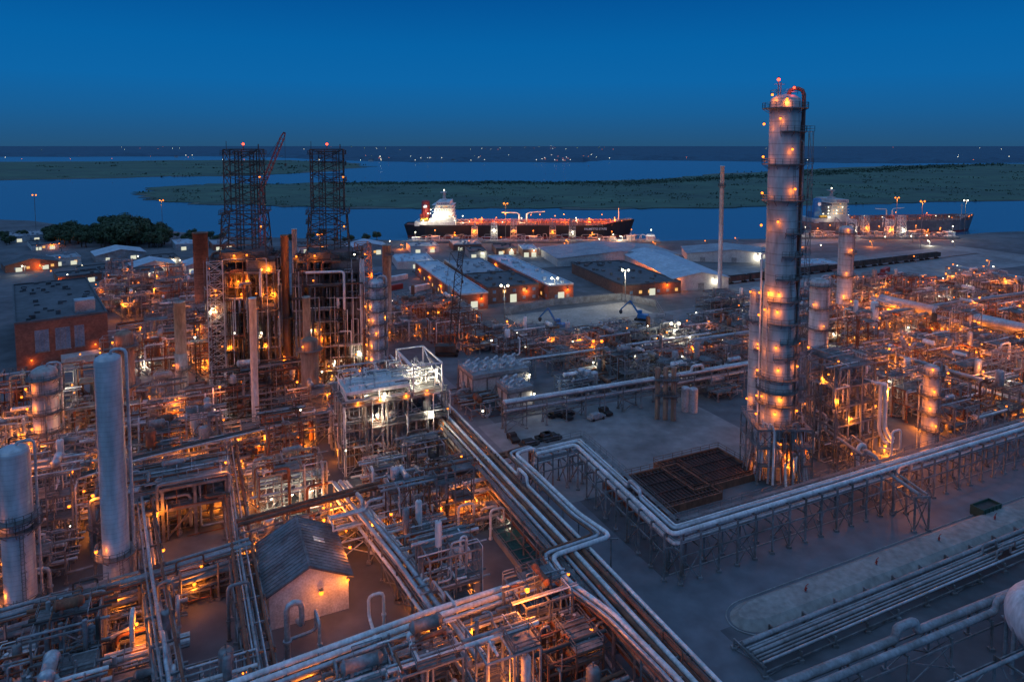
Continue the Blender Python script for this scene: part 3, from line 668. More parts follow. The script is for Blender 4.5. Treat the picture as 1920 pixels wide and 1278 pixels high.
m=MB(); m.box(-11.8,-7.9,16.25,11.8,7.9,16.35); m.rail([(-11.8,-7.9,16.35),(11.8,-7.9,16.35),(11.8,7.9,16.35),(-11.8,7.9,16.35)],closed=True); t.part('top_deck',m,gratm)
m=MB(); m.box(-7,-4,5.8,3,4,10); t.part('heater_box',m,grey)
for x,y,z in ((6,0,20),(8.5,4,19),(6,-4,19.5),(-3,-8.2,18),(8,-8.4,12),(10,-6,21),(-6,-2,17.8)): t.lamp((x,y,z),'w',1200,size=1.2)
for x in (-9,-4,2,7): t.lamp((x,-8.2,17.2),'o',450,size=.9)
m=MB()
for x in (4,11): m.beam((x,-7.4,16),(x,-7.4,23),.3); m.beam((x,7.4,16),(x,7.4,23),.3); m.beam((x,-7.4,23),(x,7.4,23),.3)
for y in (-7.4,7.4): m.beam((4,y,23),(11,y,23),.3); m.beam((-11,y,20.5),(4,y,20.5),.2)
m.beam((4,-7,23),(11,7,16),.2); m.beam((4,-7,16.5),(4,7,23),.2); m.beam((11,-7.4,16.5),(11,7.4,23),.2); t.part('upper_frame',m,white)
p=MB(); rpipes(p,rng,22,14,[16.5,18.5,20],80,.3,8,(1,3,3,0)); t.part('deck_piping',p,PM)
for (u,v,L,W,hh) in ((925,735,18,12,7),(965,765,8,8,6)):
    t=T('fan_cooler','pale equipment block with silver duct hoods on top','cooler',P(u,v),GR); f=MB(); frame(f,L,W,[hh],4.5,.3); t.part('steel_frame',f,steel)
    f=MB(); f.box(-L/2+.3,-W/2+.3,.6,L/2-.3,W/2-.3,hh-.2); t.part('casing',f,wallw)
    f=MB(); f.box(-L/2,-W/2,hh+.2,L/2,W/2,hh+1.2); f.rail([(-L/2,-W/2,hh+1.2),(L/2,-W/2,hh+1.2),(L/2,W/2,hh+1.2),(-L/2,W/2,hh+1.2)],closed=True); t.part('cooler_box',f,grey)
    for i in range(int(L/3)):
        for y in (-W/4,W/4): f=MB(); x=-L/2+1.5+i*3; f.lathe([(1.1,0),(1.1,.8),(.9,.8),(.8,.2)],14,(x,y,hh+1.2)); f.tube([(x,y,hh+1.2),(x,y,hh+2.4),(x+1.2,y,hh+2.8)],.45,10,.6); t.part('fan_hood',f,silver)
    t.lamp((L/2,-W/2-.3,hh-1),'w',400)
def coker(u,vb,seed,tw,lb):
    rng=random.Random(seed); loc=P(u,vb); t=T('coker_derrick',lb,'industrial tower',loc,rad(12)); zt=Z(482,loc.y); top=Z(280,loc.y)
    hs=[zt*k/10 for k in range(1,11)]
    f=MB(); frame(f,18,16,hs,3.6,.42,.8,rng); t.part('steel_frame',f,dsteel)
    g=MB()
    for z in hs[1:]:
        g.box(-9.2,-8,z+.27,9.2,8 if rng.random()<.5 else 0,z+.4); g.rail([(-9.4,-8.3,z+.4),(9.4,-8.3,z+.4),(9.4,8.3,z+.4),(-9.4,8.3,z+.4)],1.2,.12,2.2,closed=True)
    t.part('deck',g,dsteel)
    for x in (-4.4,4.4):
        d=MB(); d.lathe([(.8,5),(2.4,9),(3.3,11),(3.3,zt-7),(2.2,zt-5),(.8,zt-4)],24,(x,-2,0)); t.part('coke_drum',d,drumst)
    for q in ((-9.3,zt-7.5,-3,zt-4.4),(1,zt-3.8,9.3,zt-.2),(4,zt-17,9.3,zt-13),(-9.3,zt-21,-5,zt-15)): d=MB(); d.box(q[0],-8.25,q[1],q[2],-8.1,q[3]); t.part('wind_screen',d,soot)
    d=MB(); d.box(-7,-6,zt+.5,7,6,zt+2.5); t.part('machinery_house',d,soot)
    d=MB(); zm=zt+(top-zt)*.42; d.lattice(0,0,tw*1.32,tw*1.14,zt,zm,3,.34); d.lattice(0,0,tw,tw,zm,top,5,.3)
    for j,z in enumerate((zm,top-1.5,(zm+top)/2,(zt+zm)/2,zm+(top-zm)*.75,zt+(zm-zt)*.8)):
        w=tw/2+(.7 if z>zm else 1.5); x0=-w if j%2 else -w*.2; x1=w*.4 if j%2 else w
        if j<2: x0,x1=-w,w
        d.rail([(x0,-w,z),(x1,-w,z),(x1,w,z),(x0,w,z)],1.2,.09,2.5,closed=True)
        for y in (-w,w): d.beam((x0,y,z),(x1,y,z),.6,.12)
        for x in (x0,x1): d.beam((x,-w,z),(x,w,z),.5,.12)
    for x in (-2.2,2.2): d.lattice(x,0,1.1,1.1,zt,top-.5,16,.14,False); d.beam((x+1.3,1,zt),(x+1.3,1,top),.3)
    d.box(-tw*.3,-tw*.2,top-1,tw*.3,tw*.2,top-.6); d.beam((-tw*.5,0,top),(-tw*.5,0,top+2.5),.15); d.beam((tw*.4,1,top),(tw*.4,1,top+1.6),.3)
    for k in range(6): z0=zt+(top-zt)*k/6; z1=zt+(top-zt)*(k+1)/6; d.beam((-tw/2,-tw/2-.5,z0) if k%2 else (tw/2,-tw/2-.5,z0),(tw/2,-tw/2-.5,z1) if k%2 else (-tw/2,-tw/2-.5,z1),.22)
    t.part('derrick',d,dsteel)
    p=MB(); rpipes(p,rng,21,20,hs,460,.4,8,(2,4,0,2,5,5,3)); t.part('pipework',p,PM)
    t.lamp((0,-1,top+1.6),'r',200,size=1.4); d=MB(); d.cyl((0,-1,top-.3),(0,-1,top+1.4),.15,6); t.part('mast',d,dsteel)
    for i in range(36):
        z=rng.choice(hs)+2.0; e=rng.random(); t.lamp((rng.uniform(-9.4,9.4),-8.9 if e<.6 else rng.uniform(-7,7),z if e<.45 else z*.42),'o' if rng.random()<.8 else 'w',1300*rng.choice((.5,1,2)) if i%2 else 0)
    for k in (.3,.75): t.lamp((tw/2,-tw/2,zt+(top-zt)*k),'o',250)
    return t
coker(470,712,1,10.2,'dark coker tower with twin mast drilling derrick on top'); coker(622,702,2,9.8,'dark coker tower with lattice derrick and red beacon')
module(P(548,700),9,14,[6,12,18,24],rng,7,1.8,1200,'o',5,'dark steel bridge structure joining the coker towers','process_structure',eq=4,pm=(2,4,5,2))
module(P(500,770),26,7,[4,8,12],rng,7,1.6,1000,'o',5,'dark rusty piping structure before the coker towers','process_structure',eq=5,pm=(2,4,5,2,1))
module(P(400,700),10,12,[6,12,18],rng,5,1.6,1200,'o',5,'dark steel side structure of the coker','process_structure',eq=4,pm=(2,4,5,2))
module(P(665,700),8,12,[6,12,18,24],rng,6,1.6,1200,'o',5,'rusty steel side structure beside the coker','process_structure',eq=4,pm=(2,4,1,2))
t=T('lattice_stair_tower','tall pale lattice stair tower','tower',P(410,738),GR); m=MB(); hh=Z(492,t.o.location.y); m.lattice(0,0,4.6,4.2,0,hh,13,.24); t.part('lattice',m,wallw)
m=MB()
for i in range(13): m.beam((-2 if i%2 else 2,0,hh*i/13),(2 if i%2 else -2,0,hh*(i+1)/13),.6,.1)
t.part('stair',m,grey); t.lamp((0,-2.6,hh*.8),'o',200)
t=T('lattice_stair_tower','rusty steel frame tower behind the coker','tower',P(683,640),GR); m=MB(); hh=Z(455,t.o.location.y); m.lattice(0,0,6.,5.,0,hh,9,.3); t.part('lattice',m,rustst); [t.lamp((R.uniform(-3,3),-3.4,hh*k),'o',800) for k in (.3,.5,.7,.9)]
def crane(u,vb,uj,vj,u2,v2,mat,label,w=2.):
    b=P(u,vb); t=T('lattice_crane',label,'crane',b,0)
    for y in (-2.8,1.6): c=MB(); c.box(-3.5,y,0.15,3.5,y+1.2,1.25); c.cyl((-3.5,y,.7),(-3.5,y+1.2,.7),.65,12); c.cyl((3.5,y,.7),(3.5,y+1.2,.7),.65,12); t.part('crawler_track',c,rubber)
    c=MB(); c.box(-4,-1.8,1.4,3,1.8,3.6); c.box(1.6,-2.4,1.6,3.4,-1.85,3.9); t.part('cab',c,mat)
    sc_=mpp(b); z1=Z(vj,b.y); x1=(uj-u)*sc_; z2=Z(v2,b.y); x2=(u2-u)*sc_
    c=MB(); c.latbeam((2,0,2.5),(x1,0,z1),w,max(8,int(z1/2.5)),.2); t.part('mast',c,mat)
    c=MB(); c.latbeam((x1,0,z1),(x2,0,z2),w*.7,12,.18); t.part('jib',c,mat)
    c=MB(); c.cyl((-3.5,0,3.6),(x1-3,0,z1+5),.06,5); c.cyl((x1-3,0,z1+5),(x2,0,z2),.06,5); c.cyl((x1,0,z1),(x1-3,0,z1+5),.12,5); c.cyl((x2,0,z2),(x2,0,z2-12),.06,5); c.box(x2-.3,-.3,z2-13,x2+.3,.3,z2-12); t.part('cable',c,dsteel)
    return t
crane(486,625,497,355,543,248,redp,'red lattice crane rising behind the coker')
crane(838,665,862,500,868,462,dsteel,'black lattice boom crawler crane',2.6)
crane(362,655,385,600,378,625,redp,'small red mobile crane',1.2)
for (u,v,L,W) in ((1240,925,20,15),(1325,888,19,14)):
    t=T('cooling_basin','dark rust red slatted cooling water basin','basin',P(u,v),GR); m=MB()
    for x0,y0,x1,y1 in ((-L/2,-W/2,L/2,-W/2+.4),(-L/2,W/2-.4,L/2,W/2),(-L/2,-W/2+.4,-L/2+.4,W/2-.4),(L/2-.4,-W/2+.4,L/2,W/2-.4)): m.box(x0,y0,0,x1,y1,1.6)
    t.part('rim',m,rust)
    m=MB(); m.box(-L/2+.4,-W/2+.4,.0,L/2-.4,W/2-.4,.7)
    for i in range(int(L/1.0)-1): m.beam((-L/2+1+i,-W/2+.4,1.2),(-L/2+1+i,W/2-.4,1.2),.35,.2)
    for i in range(4): m.beam((-L/2+.4,-W/2+W*(i+.5)/4,1.45),(L/2-.4,-W/2+W*(i+.5)/4,1.45),.2,.2)
    t.part('slats',m,basin); m=MB(); m.rail([(-L/2,-W/2,1.6),(L/2,-W/2,1.6),(L/2,W/2,1.6),(-L/2,W/2,1.6)],closed=True); t.part('railing',m,rust)
t=T('settling_pit','small concrete pit with green water','pit',P(975,1030),GR); m=MB(); m.box(-3,-7,0,3,-6.6,1.2);m.box(-3,6.6,0,3,7,1.2);m.box(-3,-6.6,0,-2.6,6.6,1.2);m.box(2.6,-6.6,0,3,6.6,1.2); t.part('wall',m,conc)
m=MB(); m.box(-2.6,-6.6,.02,2.6,6.6,.8); t.part('pit_water',m,poolm)
m=MB(); [m.beam((-2.6,y,1.25),(2.6,y,1.25),.12) for y in (-4.5,-1.5,1.5,4.5)]; m.rail([(-3,-7,1.2),(3,-7,1.2),(3,7,1.2),(-3,7,1.2)],closed=True); t.part('railing',m,steel)
for (u,v,L,r_) in ((1700,608,24,2.1),(1880,650,26,2.2),(1660,600,14,1.3),(1790,640,14,1.3)):
    t=T('storage_drum','long shiny horizontal drum lit orange from beneath','tank',P(u,v),GR+pi/2); e=MB(); exchanger(e,0,0,r_+6,L,r_,'x',1); t.part('shell',e,PM)
    f=MB(); frame(f,L*.9,5,[5.2],5,.3); f.rail([(-L/2,r_+1,5.3),(L/2,r_+1,5.3)]); t.part('support_frame',f,steel)
    for i in range(5): t.lamp((-L/2+L*i/4,r_+1.3,6 if i%2 else 3),'o',1400)
t=T('sphere_tank','white spherical pressure tank on steel legs','tank',P(1958,1262),0); m=MB(); rr=5.; m.lathe([(rr*math.sin(a)+.001,-rr*math.cos(a)) for a in [pi*i/20 for i in range(21)]],36,(0,0,8)); t.part('shell',m,white)
for a in [2*pi*i/8 for i in range(8)]: m=MB(); m.cyl((4.6*math.cos(a),4.6*math.sin(a),0),(4.6*math.cos(a),4.6*math.sin(a),8),.28,8); t.part('leg',m,grey)
# ================= BUILDINGS =================
def bld(near,farp,width,h,wm_,rm,label,roof='flat',win=0,lit=.0,cat='building',name='industrial_building',lamps=0,le=900,doors=1,side=1,kind='o'):
    a=P(*near); b=P(*farp); d=b-a; L=d.length; rot=math.atan2(d.y,d.x); t=T(name,label,cat,a,rot); s=-side; W=width
    y0,y1=(0,W) if s>0 else (-W,0); ym=(y0+y1)/2; e=.6; hr=min(W*.13,3.)
    m=MB(); m.box(0,y0,0,L,y1,h)
    if roof=='gable':
        m.v+=[(0,y0,h),(0,y1,h),(0,ym,h+hr),(L,y0,h),(L,y1,h),(L,ym,h+hr)]; k=len(m.v)-6; m.face([k,k+1,k+2]); m.face([k+3,k+5,k+4])
    t.part('wall',m,wm_)
    m=MB()
    if roof=='gable':
        for ya,yb,za,zb in ((y0-e,ym,h+.02-e*.1,h+hr+.05),(ym,y1+e,h+hr+.05,h+.02-e*.1)):
            k=len(m.v); m.v+=[(-e,ya,za),(L+e,ya,za),(L+e,yb,zb),(-e,yb,zb),(-e,ya,za+.25),(L+e,ya,za+.25),(L+e,yb,zb+.25),(-e,yb,zb+.25)]; m.hexa(k)
            for i in range(int(L/4)): m.beam((4*i+2,ya,za+.26),(4*i+2,yb,zb+.26),.06)
    else:
        m.box(.4,y0+.4,h+.01,L-.4,y1-.4,h+.15)
        for q in ((-.1,y0-.1,L+.1,y0+.4),(-.1,y1-.4,L+.1,y1+.1),(-.1,y0+.4,.4,y1-.4),(L-.4,y0+.4,L+.1,y1-.4)): m.box(q[0],q[1],h+.002,q[2],q[3],h+.7)
        for i in range(int(L*W/70)+1): x=R.uniform(2,L-3);y=R.uniform(y0+1.5,y1-3); m.box(x,y,h+.15,x+R.uniform(.8,2.2),y+R.uniform(.8,2),h+R.uniform(.6,1.6))
    t.part('roof',m,rm)
    st=max(1,int(h/3.6))
    if win:
        for f_ in range(st):
            for i in range(int(L/win)):
                x=win*(i+.5); z=1.2+3.6*f_; y=(y0-.03) if side>0 else (y1+.03)
                m=MB(); m.box(x-.8,y-.05,z,x+.8,y+.05,z+1.5); t.part('window',m,EWIN if R.random()<lit else glass)
            for i in range(int(W/win)):
                y=y0+win*(i+.5); z=1.2+3.6*f_; m=MB(); m.box(-.08,y-.8,z,.02,y+.8,z+1.5); t.part('window',m,EWIN if R.random()<lit else glass)
    for i in range(doors):
        yy=y0+W*(i+.5)/doors; m=MB(); m.box(-.12,yy-1.6,0.02,-.02,yy+1.6,min(3.8,h*.6)); t.part('door',m,grey if not lit else EWINW)
    for i in range(lamps):
        x=L*(i+.5)/lamps; t.lamp((x,(y0-.6) if side>0 else (y1+.6),min(h-.6,5)),kind,le,(0,-.2,-.5),size=1.2)
        if i<1: t.lamp((-.7,y0+W*(i+.5)/2,min(h-.6,5)),kind,le,(-.4,0,-.4),size=1.2)
    return t
t=bld((205,672),(165,590),26,16,brickm,droof,'tall brown brick building with a dark flat roof','flat',0,0,side=-1,name='brick_building',lamps=0,le=300,doors=0)
m=MB(); m.box(5,3,16.2,10,9,20.5); t.part('roof_penthouse',m,silver)
for i,(y,w) in enumerate(((7,2.8),(11,4.2),(17,3.8))):
    m=MB(); m.box(-.1,y,6,-.02,y+w,13.2); t.part('window',m,glass)
    m=MB(); [m.box(-.16,y+w*k/3-.06,5.9,-.1,y+w*k/3+.06,13.3) for k in range(4)]; m.box(-.3,y-.2,5.7,-.02,y+w+.2,5.9); t.part('window_frame',m,grey)
m=MB(); m.box(-6,3,0,-.2,14,4.); t.part('annex',m,wallw)
for y in (4,22): t.lamp((-.9,y,3.8 if y>20 else 6),'o',160)
bld((915,578),(820,512),13,7,brickm,broof,'long brick office wing with pale flat roof','flat',6,.3,name='brick_building',lamps=4,side=-1)
bld((1075,560),(952,500),13,7,brickm,broof,'long brick office wing with pale metal roof','flat',6,.2,name='brick_building',lamps=3,side=-1)
bld((1010,562),(960,535),26,7.5,brickm,droof,'square brick block between the office wings','flat',5,.2,name='brick_building',lamps=2,side=-1)
bld((960,540),(900,503),22,6,brickm,groof,'low brick block with cluttered grey roof','flat',5,.2,name='brick_building',side=-1)
bld((1168,557),(1072,512),32,5.5,brickm,droof,'low brick building washed by warm lamps','flat',5,.35,name='brick_building',lamps=7,le=1300,side=1)
bld((1262,545),(1165,492),30,6,wallw,broof,'white metal warehouse with pale blue roof','gable',0,0,name='warehouse',side=1,lamps=2,kind='w',le=1200)
bld((1045,500),(1010,478),80,5,wallw,groof,'long grey metal warehouse with shallow roof','gable',0,0,name='warehouse',side=1,lamps=2,doors=4)
bld((1288,490),(1278,476),58,5,wallw,groof,'white gabled shed near the quay','gable',0,0,name='warehouse',side=1,lamps=1,kind='w',doors=3,le=2500)
bld((1450,510),(1425,500),40,4,wallw,broof,'low white shed beside the rail line','flat',0,0,name='warehouse',side=1)
bld((745,505),(735,490),22,4,wallw,broof,'small lit shed beside the road','flat',0,.6,name='shed',side=1,lamps=1,kind='w')
for (u,v,w,h_) in ((95,500,16,4),(180,492,28,4),(10,512,26,4),(250,515,22,4),(60,470,16,3.5),(150,523,30,4),(215,530,24,4),(290,500,14,4),(330,470,20,4),(20,455,22,4),(350,515,12,5),(400,470,14,4),(110,535,20,4),(655,480,26,5),(770,475,20,4),(850,470,20,4),(560,475,20,4),(930,478,14,4),(980,482,10,5),(880,484,12,4)):
    bld((u,v),(u-8,v-9),w,h_,R.choice((wallw,brickm,grey,groof)),R.choice((groof,droof,droof,broof)),'small low service building in the yard',R.choice(('flat','flat','gable')),6,.25,name='service_building',side=1,lamps=R.choice((0,1)),kind=R.choice('woo'),le=700,doors=2)
t=T('gabled_shed','weathered gable shed with dark roof and pale end wall','shed',P(582,1160),rad(25)); L,W,h_=15,12,5.6
m=MB(); m.box(-W/2,0,0,W/2,L,h_); k=len(m.v); m.v+=[(-W/2,0,h_),(W/2,0,h_),(0,0,h_+3),(-W/2,L,h_),(W/2,L,h_),(0,L,h_+3)]; m.face([k,k+1,k+2]); m.face([k+3,k+5,k+4])
for i in range(9): x=-W/2+W*(i+.5)/9; m.box(x-.03,-.02,0,x+.03,-.002,h_)
t.part('wall',m,M('pale_stained_siding',(.6,.62,.62),(.46,.45,.43),.7,0,.5))
m=MB()
for s in (-1,1):
    k=len(m.v); x=s*(W/2+.8); z=h_-.35; m.v+=[(0,-.6,h_+3.05),(x,-.6,z),(x,L+.6,z),(0,L+.6,h_+3.05),(0,-.6,h_+3.3),(x,-.6,z+.25),(x,L+.6,z+.25),(0,L+.6,h_+3.3)]; m.hexa(k)
    for i in range(18): y=-.4+i*(L+.8)/17; m.beam((0,y,h_+3.34),(x,y,z+.29),.08)
m.beam((0,-.6,h_+3.4),(0,L+.6,h_+3.4),.4,.15); t.part('roof',m,M('weathered_roof',(.19,.2,.22),(.08,.07,.07),.7,.1,.25))
m=MB(); m.box(2.,8,h_+2.97,5.,9.6,h_+3.02); [m.v.__setitem__(i,(x,yy,z-(x)*(3.65)/(W/2+.8)+.42)) for i,(x,yy,z) in enumerate(m.v)]; t.part('roof_panel',m,silver)
t.lamp((1.6,-.9,4.4),'o',380,(0,-.9,-.2),size=1.5); t.lamp((5.7,-.9,5.4),'o',500,(0,-.3,-.5)); t.lamp((7.5,6,6.5),'o',800)
# ================= FENCE, LIGHT POLES, VEHICLES =================
W=[P(u,v) for u,v in [(945,590),(1000,645),(1258,622),(1230,575),(1165,562),(1040,572),(945,590)]]; o=W[0]; t=T('chain_fence','pale tall fence around the gravel yard','fence',o,0); m=MB()
for i_,(a,b) in enumerate(zip(W,W[1:])):
    a=a-o;b=b-o;n=int((b-a).length/3)
    for i in range(n+1): c=a.lerp(b,i/n); m.beam(c,c+V((0,0,3.4)),.14)
    for z in (3.3,1.7,.1): m.beam(a+V((0,0,z)),b+V((0,0,z)),.09)
    if i_>=3: m.beam(a+V((0,0,1.6)),b+V((0,0,1.6)),.05,2.9)
t.part('post',m,grey)
def pole(u,v,vt,k='w',e=5000,label='tall floodlight mast with lit lamps',n=2,size=2.):
    p=P(u,v); h_=Z(vt,p.y); t=T('floodlight_mast',label,'light pole',p,0,'floodlight masts'); m=MB(); m.tube([(0,0,0),(0,0,h_)],.2,8); m.beam((-1.6,0,h_),(1.6,0,h_),.2); t.part('pole',m,steel)
    for i in range(n): t.lamp((-1.4+2.8*i/max(1,n-1),0,h_+.1),k,e if i==0 else 0,(0,-1,-.6),size)
for a in ((1172,572,507,'w',9000),(946,605,536,'w',3000),(305,435,376,'o',3000),(68,440,366,'o',0),(948,450,382,'o',5000),(1265,655,607,'w',3000),(1679,447,371,'o',4000),(1726,468,378,'o',5000),(1808,440,376,'w',3000),(1040,560,522,'w',1500),(1120,680,640,'o',1500),(1490,560,520,'o',3000),(250,560,545,'w',2500),(600,480,440,'o',3000)): pole(*a)
for i in range(34):
    u=R.uniform(690,1850); v=R.uniform(452,470); pole(u,v,v-R.uniform(6,14),R.choice('ooow'),4000 if i%3==0 else 0,'short quay lamp post with a sodium lamp',1,1.5)
for i in range(18):
    u=R.uniform(0,400); v=R.uniform(455,540); pole(u,v,v-R.uniform(8,16),R.choice('oow'),1300 if i%3==0 else 0,'yard lamp post with a single lamp',1,1.4)
for i in range(14):
    u=R.uniform(1450,1900); v=R.uniform(480,560); pole(u,v,v-R.uniform(10,18),R.choice('oow'),1800 if i%3==0 else 0,'yard lamp post with a single lamp',1,1.4)
def excavator(u,v,rot):
    t=T('excavator','blue material handler with raised boom','excavator',P(u,v),rot,'excavators in the yard')
    for y in (-1.8,1): m=MB(); m.box(-2.3,y,0.1,2.3,y+.8,.95); m.cyl((-2.3,y,.5),(-2.3,y+.8,.5),.48,10); m.cyl((2.3,y,.5),(2.3,y+.8,.5),.48,10); t.part('track',m,rubber)
    m=MB(); m.box(-2.8,-1.5,1.1,1.6,1.5,2.7); m.box(.2,-1.5,2.7,1.7,-.2,4.); t.part('body',m,bluep); m=MB(); m.box(.3,-1.55,2.95,1.75,-.3,3.8); t.part('cab_window',m,glass)
    m=MB(); m.beam((1,.4,2.5),(5,.4,8.),.45,.7); t.part('boom',m,bluep); m=MB(); m.beam((5,.4,8.),(9.,.4,3.8),.35,.5); t.part('stick',m,bluep); m=MB(); m.lathe([(.1,0),(.8,-.6),(.6,-1.6),(.1,-2)],8,(9.,.4,3.8)); t.part('grapple',m,dsteel)
excavator(1048,617,2.5); excavator(1203,600,2.7)
def car(u,v,rot,mat,label,truck=False):
    t=T('pickup_truck' if truck else 'parked_car',label,'truck' if truck else 'car',P(u,v),rot,'vehicles parked around the plant'); m=MB(); w=.95
    m.box(-2.5,-w,.45,2.5,w,1.05); x0,x1=(-.4,1.3) if truck else (-1.8,1.2); kk=len(m.v); m.v+=[(x0,-w,1.05),(x1+.5,-w,1.05),(x1+.5,w,1.05),(x0,w,1.05),(x0+.25,-.8,1.75),(x1-.2,-.8,1.75),(x1-.2,.8,1.75),(x0+.25,.8,1.75)]; m.hexa(kk)
    t.part('body',m,mat)
    m=MB(); m.box(x0+.3,-.87,1.15,x1-.1,.87,1.55); t.part('window',m,glass)
    for x in (-1.6,1.6):
        for y in (-w,w): m=MB(); m.cyl((x,y-.12,.38),(x,y+.12,.38),.38,12); t.part('wheel',m,rubber)
for i in range(40):
    q=R.randrange(6)
    u,v=((R.uniform(960,1040),R.uniform(822,840)),(R.uniform(1640,1820),R.uniform(505,530)),(R.uniform(620,800),R.uniform(505,520)),(R.uniform(150,380),R.uniform(495,520)),(R.uniform(880,950),R.uniform(870,900)),(R.uniform(1040,1140),R.uniform(775,790)))[q]
    c,l=R.choice(((white,'white'),(redp,'red'),(grey,'grey'),(bluep,'blue'),(rubber,'black')) if q in (1,2,3) else ((grey,'grey'),(rubber,'black'),(dsteel,'dark'))); tr=R.random()<.5; car(u,v,GR+R.choice((0,pi/2))+R.uniform(-.1,.1),c,l+(' pickup truck' if tr else ' car')+' parked on the yard',tr)
for i in range(4):
    t=T('tanker_truck','red tank trailer parked in the yard','truck',P(1652+i*16,527-i*1.),GR+.3,'red trailers'); t.o.scale=(.7,.7,.7); m=MB(); m.cyl((-6,0,2.4),(6,0,2.4),1.2,14); t.part('tank',m,redp); m=MB(); m.box(-6,-1.1,.9,6.5,1.1,1.2); t.part('chassis',m,rubber); m=MB(); m.box(6.6,-1.2,.6,9,1.2,3.3); t.part('cab',m,white)
    for x in (-5,-3.8,4.5): m=MB(); m.cyl((x,-1.15,.5),(x,1.15,.5),.5,10); t.part('wheel',m,rubber)
a=P(1362,533);b=P(1785,481); d=(b-a); n=int(d.length/15.5); ro=math.atan2(d.y,d.x)
for i in range(n):
    t=T('rail_hopper_car','dark open top rail hopper car on the siding','rail car',a+d.normalized()*(i*15.5+8),ro,'rail cars on the siding'); m=MB(); m.box(-7,-1.5,1.6,7,-1.3,4.2);m.box(-7,1.3,1.6,7,1.5,4.2);m.box(-7,-1.3,1.6,-6.8,1.3,4.2);m.box(6.8,-1.3,1.6,7,1.3,4.2);m.box(-6.8,-1.3,1.6,6.8,1.3,3.2)
    for x in range(-6,7,2): m.box(x-.1,-1.62,1.6,x+.1,-1.5,4.2)
    m.box(-7.5,-.3,1.2,7.5,.3,1.6); t.part('body',m,dsteel)
    for x in (-5.8,-4,4,5.8): m=MB(); m.cyl((x,-.8,.5),(x,.8,.5),.5,10); t.part('wheel',m,rubber)
m=MB(); [m.beam(V((0,y,.12)),V((d.length+60,y,.12)),.15) for y in (-.72,.72)]; single('railway_track',m,rust,'rusty rails of the siding','railway',loc=a-d.normalized()*30,rot=ro,kind='structure')
t=T('dumpster','dark green steel dumpster beside the road','dumpster',P(1848,962),GR); m=MB(); m.box(-3,-1.3,.1,3,-1.1,2);m.box(-3,1.1,.1,3,1.3,2);m.box(-3,-1.1,.1,-2.8,1.1,2);m.box(2.8,-1.1,.1,3,1.1,2);m.box(-2.8,-1.1,.1,2.8,1.1,.3);[m.box(x,-1.42,.1,x+.15,-1.3,2) for x in (-2.5,-1.2,0,1.2,2.4)]; t.part('body',m,greenp)
m=MB(); m.box(-2.8,-1.1,1.2,2.8,1.1,1.5); t.part('contents',m,dsteel)
for (u,v) in ((975,695),(920,655),(905,640),(945,640)):
    t=T('storage_tank','white horizontal storage tank on saddles','tank',P(u,v),GR+.2); e=MB(); exchanger(e,0,0,2.3,7,1.3,'x',3); t.part('shell',e,PM)
for i in range(7):
    t=T('shipping_container','steel shipping container in the yard','container',P(R.uniform(700,800),R.uniform(525,545)) if i<3 else P(R.uniform(1500,1850),R.uniform(505,545)),GR+R.choice((0,.4)),'containers'); m=MB(); m.box(-6,-1.2,.1,6,1.2,2.7); [m.box(x,-1.27,.15,x+.3,-1.2,2.65) for x in [-5.8+.6*k for k in range(19)]]; t.part('body',m,R.choice((white,redp,grey,bluep)))
# ================= TREES =================
def treemesh(seed):
    rng=random.Random(seed); tr=MB()
    tr.tube([(0,0,0),(.2,.1,3),(0,.2,6.5)],.35,7,0)
    lobes=[]
    for i in range(7):
        a=rng.uniform(0,6.28); e=Vector((math.cos(a)*rng.uniform(1,3.5),math.sin(a)*rng.uniform(1,3.5),rng.uniform(5,9))); tr.tube([(0,.1,rng.uniform(2.5,5)),e],.13,5,0); lobes.append((e,rng.uniform(1.6,2.8)))
    cr=MB()
    for e,rr in lobes:
        for k in range(150):
            d=Vector((rng.gauss(0,1),rng.gauss(0,1),rng.gauss(0,.8))).normalized(); p=e+d*rr*rng.uniform(.6,1.05); u=d.orthogonal().normalized()*rng.uniform(.25,.6); w=d.cross(u)+d*rng.uniform(-.2,.2); q=len(cr.v); cr.v+=[tuple(p-u),tuple(p-w),tuple(p+u),tuple(p+w)]; cr.face([q,q+1,q+2,q+3])
    return tr.mesh('trunk',barkm),cr.mesh('crown',leafm)
tms=[treemesh(s) for s in range(4)]
def tree(p,s):
    a,b_=R.choice(tms); t=T('tree','dark broadleaf tree by the river bank','tree',p,R.uniform(0,6),'trees by the river'); t.o.scale=(s*1.15,s*1.15,s)
    for n_,me in (('trunk',a),('crown',b_)): o=add(bpy.data.objects.new(n_,me)); o.parent=t.o
for i in range(120):
    u=R.uniform(90,312); v=R.uniform(440,467)-abs(u-230)*.03; tree(P(u,v),R.uniform(.65,1.4)*(1.35 if 200<u<270 else .9))
for i in range(40): u=R.choice((R.uniform(-40,60),R.uniform(320,420),R.uniform(500,760))); tree(P(u,R.uniform(445,460)),R.uniform(.4,.7))
